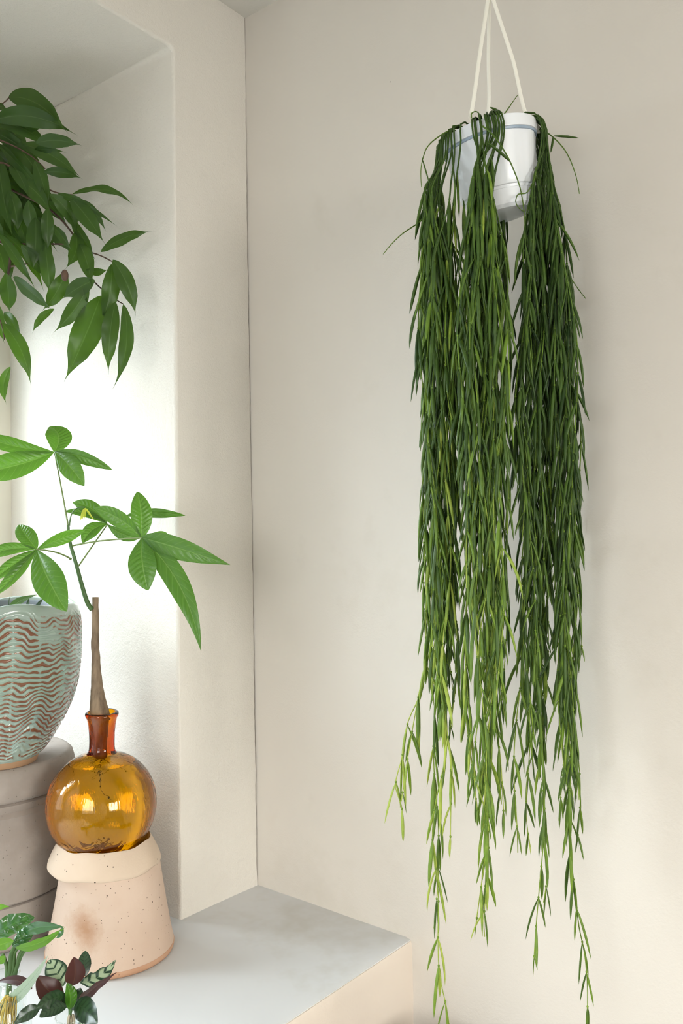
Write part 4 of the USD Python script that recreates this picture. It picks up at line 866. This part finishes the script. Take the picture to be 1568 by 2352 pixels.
gleaf(cl, (990, 1190), (1462, 820), 120, 1.11, 1.08, MAROON, "lance", 0.6, -0.07, fold=0.5, wave=0.015, label="narrow folded maroon leaf")
gleaf(cl, (800, 1150), (470, 870), 300, 1.11, 1.10, MAROON, "oval", 0.25, -0.12, fold=0.35, label="leaf showing its maroon underside")
gleaf(cl, (400, 1040), (-60, 960), 120, 1.15, 1.16, MAROON, "lance", 0.3, 0.12)
gleaf(cl, (860, 1290), (830, 960), 165, 1.09, 1.09, LIMEL, "oval", 0.5, 0.05, fold=0.5, quilt=0.001, label="bright green young leaf")
gleaf(cl, (800, 1130), (450, 1270), 190, 1.09, 1.06, CALAD, "oval", -0.4, 0.1, wave=0.015)
gleaf(cl, (830, 1260), (490, 1390), 170, 1.08, 1.06, CALAD, "oval", 0.3, 0.1, wave=0.012)
gleaf(cl, (930, 1230), (1210, 1470), 280, 1.10, 1.05, CALAD, "oval", 0.2, -0.06, wave=0.012)
gleaf(cl, (500, 1270), (160, 1490), 170, 1.08, 1.07, CALAD, "lance", 0.3, 0.06, wave=0.02)
gleaf(cl, (960, 1330), (1090, 1475), 150, 1.11, 1.09, CALA, "oval", 0.2, 0.0)
gleaf(cl, (940, 1200), (760, 1120), 200, 1.105, 1.10, CALAD, "oval", 0.3, 0.0)
gleaf(cl, (900, 1300), (1000, 1020), 190, 1.115, 1.12, CALAD, "oval", -0.3, 0.05)
for i, (x, y) in enumerate(((840, 1090), (900, 1150), (960, 1190), (880, 1230), (820, 1210))):
    obj("petiole", tube(spline([at(*z4(860 + 6 * i, 1560), DC), at(*z4(862 + 5 * i, 1400), DC), at(*z4(x, y), 1.11)], 14), taper(.0016, .0010, 14), 7), GREENSTEM, cl, smooth=60)
for i in range(7):
    x = 840 + i * 14; obj("root", tube(spline([at(*z4(860 + i * 8, 1350), DC + rf.uniform(-.006, .006)), at(*z4(x, 1420), DC + rf.uniform(-.008, .008)), at(*z4(x + rf.uniform(-30, 30), 1560), DC + rf.uniform(-.008, .008))], 12), .0012, 6), PALER, cl, smooth=60)
def jar(name, label, c, h, r, rn, mouth):
    """a thin-walled glass jar standing on the ledge"""
    c = np.array([c[0], c[1], Z_LEDGE + 0.0015]); t = thing(name, label, "jar", c)
    o = [(0, 0.0), (r * .8, 0.0), (r, 0.004), (r * 1.02, h * .35), (r * .96, h * .65), (rn * 1.05, h * .86), (rn, h * .93), (mouth, h * .985), (mouth + .0006, h)]
    i_ = [(max(a - .0016, 0), min(b + .002, h)) for a, b in o[::-1]]
    obj("glass", lathe(o, c, 64, close=False), CLEARGLASS, t, smooth=50)
    obj("lip", lathe([(mouth, h - .001), (mouth + .0012, h), (mouth, h + .001), (mouth - .0012, h), (mouth, h - .001)], c, 64, close=False), CLEARGLASS, t, smooth=True)
    return t
jc = at(*z4(860, 1400), DC); jar("glass_jar", "small clear glass jar holding the dark calathea", jc, at(*z4(860, 1385), DC)[2] - Z_LEDGE, 0.030, 0.0165, 0.0175)
DA = 1.19
al = thing("arrowhead_cutting", "glossy crinkled green arrowhead plant with thick green stems", "plant", at(*z4(120, 860), DA))
gleaf(al, (240, 470), (440, 120), 0.1, 1.18, 1.18, ALOC) if False else None
gleaf(al, (-120, 420), (432, 150), 250, 1.21, 1.22, ALOC, "oval", 0.35, -0.10, wave=0.03, nw=3.2, quilt=0.0042, veins=5, fold=-.2)
gleaf(al, (150, 500), (430, 220), 180, 1.18, 1.20, ALOC, "oval", -0.3, 0.08, wave=0.03, nw=3, quilt=0.0042, veins=5)
gleaf(al, (300, 330), (800, 265), 150, 1.19, 1.16, ALOC, "lance", 0.2, -0.06, wave=0.012, fold=.3)
gleaf(al, (190, 525), (805, 270), 130, 1.175, 1.155, ALOCU, "lance", 0.45, 0.05, wave=0.012, nw=3, fold=.4, label="lime green folded leaf edge")
gleaf(al, (770, 262), (695, 400), 60, 1.158, 1.155, ALOC, "lance", 0.4, -0.25, fold=.3)
gleaf(al, (-60, 520), (170, 440), 150, 1.17, 1.17, ALOCU, "oval", 0.2, -0.05, wave=0.02)
gleaf(al, (-40, 700), (60, 620), 100, 1.17, 1.17, ALOCU, "oval", 0.2, 0.1)
gleaf(al, (-60, 60), (118, 18), 70, 1.2, 1.2, ALOCU, "lance", 0.5, -0.2, wave=0.03, nw=3, label="small light green leaf")
for pts, r in ((((110, 900), (130, 760), (140, 620), (190, 500)), .0042), (((150, 900), (210, 760), (250, 600), (400, 480)), .0034), (((90, 900), (90, 780), (60, 680), (30, 600)), .0036), (((130, 900), (170, 740), (180, 600), (230, 520)), .0030), (((190, 880), (230, 720), (290, 590), (440, 480)), .0024)):
    obj("stem", tube(spline([at(*z4(*q), DA) for q in pts], 20), taper(r, r * .7, 20), 9), STEMG, al, smooth=60)
ja = at(*z4(90, 900), DA); jar("glass_jar", "clear glass jar under the crinkled green arrowhead plant", ja, at(*z4(90, 850), DA)[2] - Z_LEDGE, 0.026, 0.0155, 0.0165)
obj("stem", tube(spline([at(*z4(120, 890), DA), ja * [1, 1, 0] + [0, 0, Z_LEDGE + .03]], 8), .004, 8), STEMG, al, smooth=60)
DS = 1.085
sl = thing("silver_leaf_cutting", "silvery narrow leaf cutting with a mat of yellow roots in glass", "plant", at(*z4(60, 1300), DS))
gleaf(sl, (-70, 1330), (600, 612), 150, 1.09, 1.07, SILVER, "lance", 0.3, 0.045, fold=.25, arch=.04)
for i in range(46):
    x0 = 130 + rf.uniform(-60, 70); y0 = 1120 + rf.uniform(-10, 60); x1 = x0 - rf.uniform(20, 160); 
    dz = rf.uniform(-.012, .012)
    obj("root", tube(spline([at(*z4(x0, y0), DS + dz), at(*z4((x0 + x1) / 2 + rf.uniform(-25, 25), y0 + 130), DS + dz), at(*z4(x1 + rf.uniform(-20, 20), y0 + 300 + rf.uniform(0, 120)), DS + dz)], 10), taper(.0010, .0005, 10), 5), YROOT, sl, smooth=60)
obj("stem", tube(spline([at(*z4(10, 1260), DS), at(*z4(90, 1180), DS), at(*z4(170, 1120), DS), at(*z4(190, 1060), 1.10)], 14), .0022, 8), STEMG, sl, smooth=60)
js = at(*z4(60, 1400), DS); jar("glass_jar", "clear glass jar of yellow roots at the ledge corner", js, at(*z4(60, 1120), DS)[2] - Z_LEDGE, 0.034, 0.022, 0.023)

# ------------------------------------------------------------------ basket on the floor in the corner below the ledge
KC = np.array([-0.185, -0.555, 0.0012])
bk_ = thing("floor_basket", "dark woven floor basket in the corner below the ledge", "basket", KC)
WICKER = bark("dark_wicker", (0.020, 0.013, 0.008), (0.075, 0.048, 0.028), 60, 0.4)
def weave(R, Z, T): return R + 0.0025 * np.sign(np.sin(18 * T)) * np.sin(Z / 0.012 * PI) * (R > 0.08), Z
kz = np.linspace(0.004, 0.495, 110)
kp = [(0.0, 0.0), (0.115, 0.0)] + [(0.118 + 0.032 * math.sin(PI * z / 0.60), z) for z in kz] + [(0.122, 0.500), (0.112, 0.490), (0.112, 0.05), (0.0, 0.05)]
obj("body", lathe(kp, KC, 108, close=False, wob=weave), WICKER, bk_, smooth=40)
tr_ = trimesh.creation.torus(0.1245, 0.006, 72, 10); tr_.apply_translation(KC + [0, 0, 0.500])
obj("rim", tr_, WICKER, bk_, smooth=True)
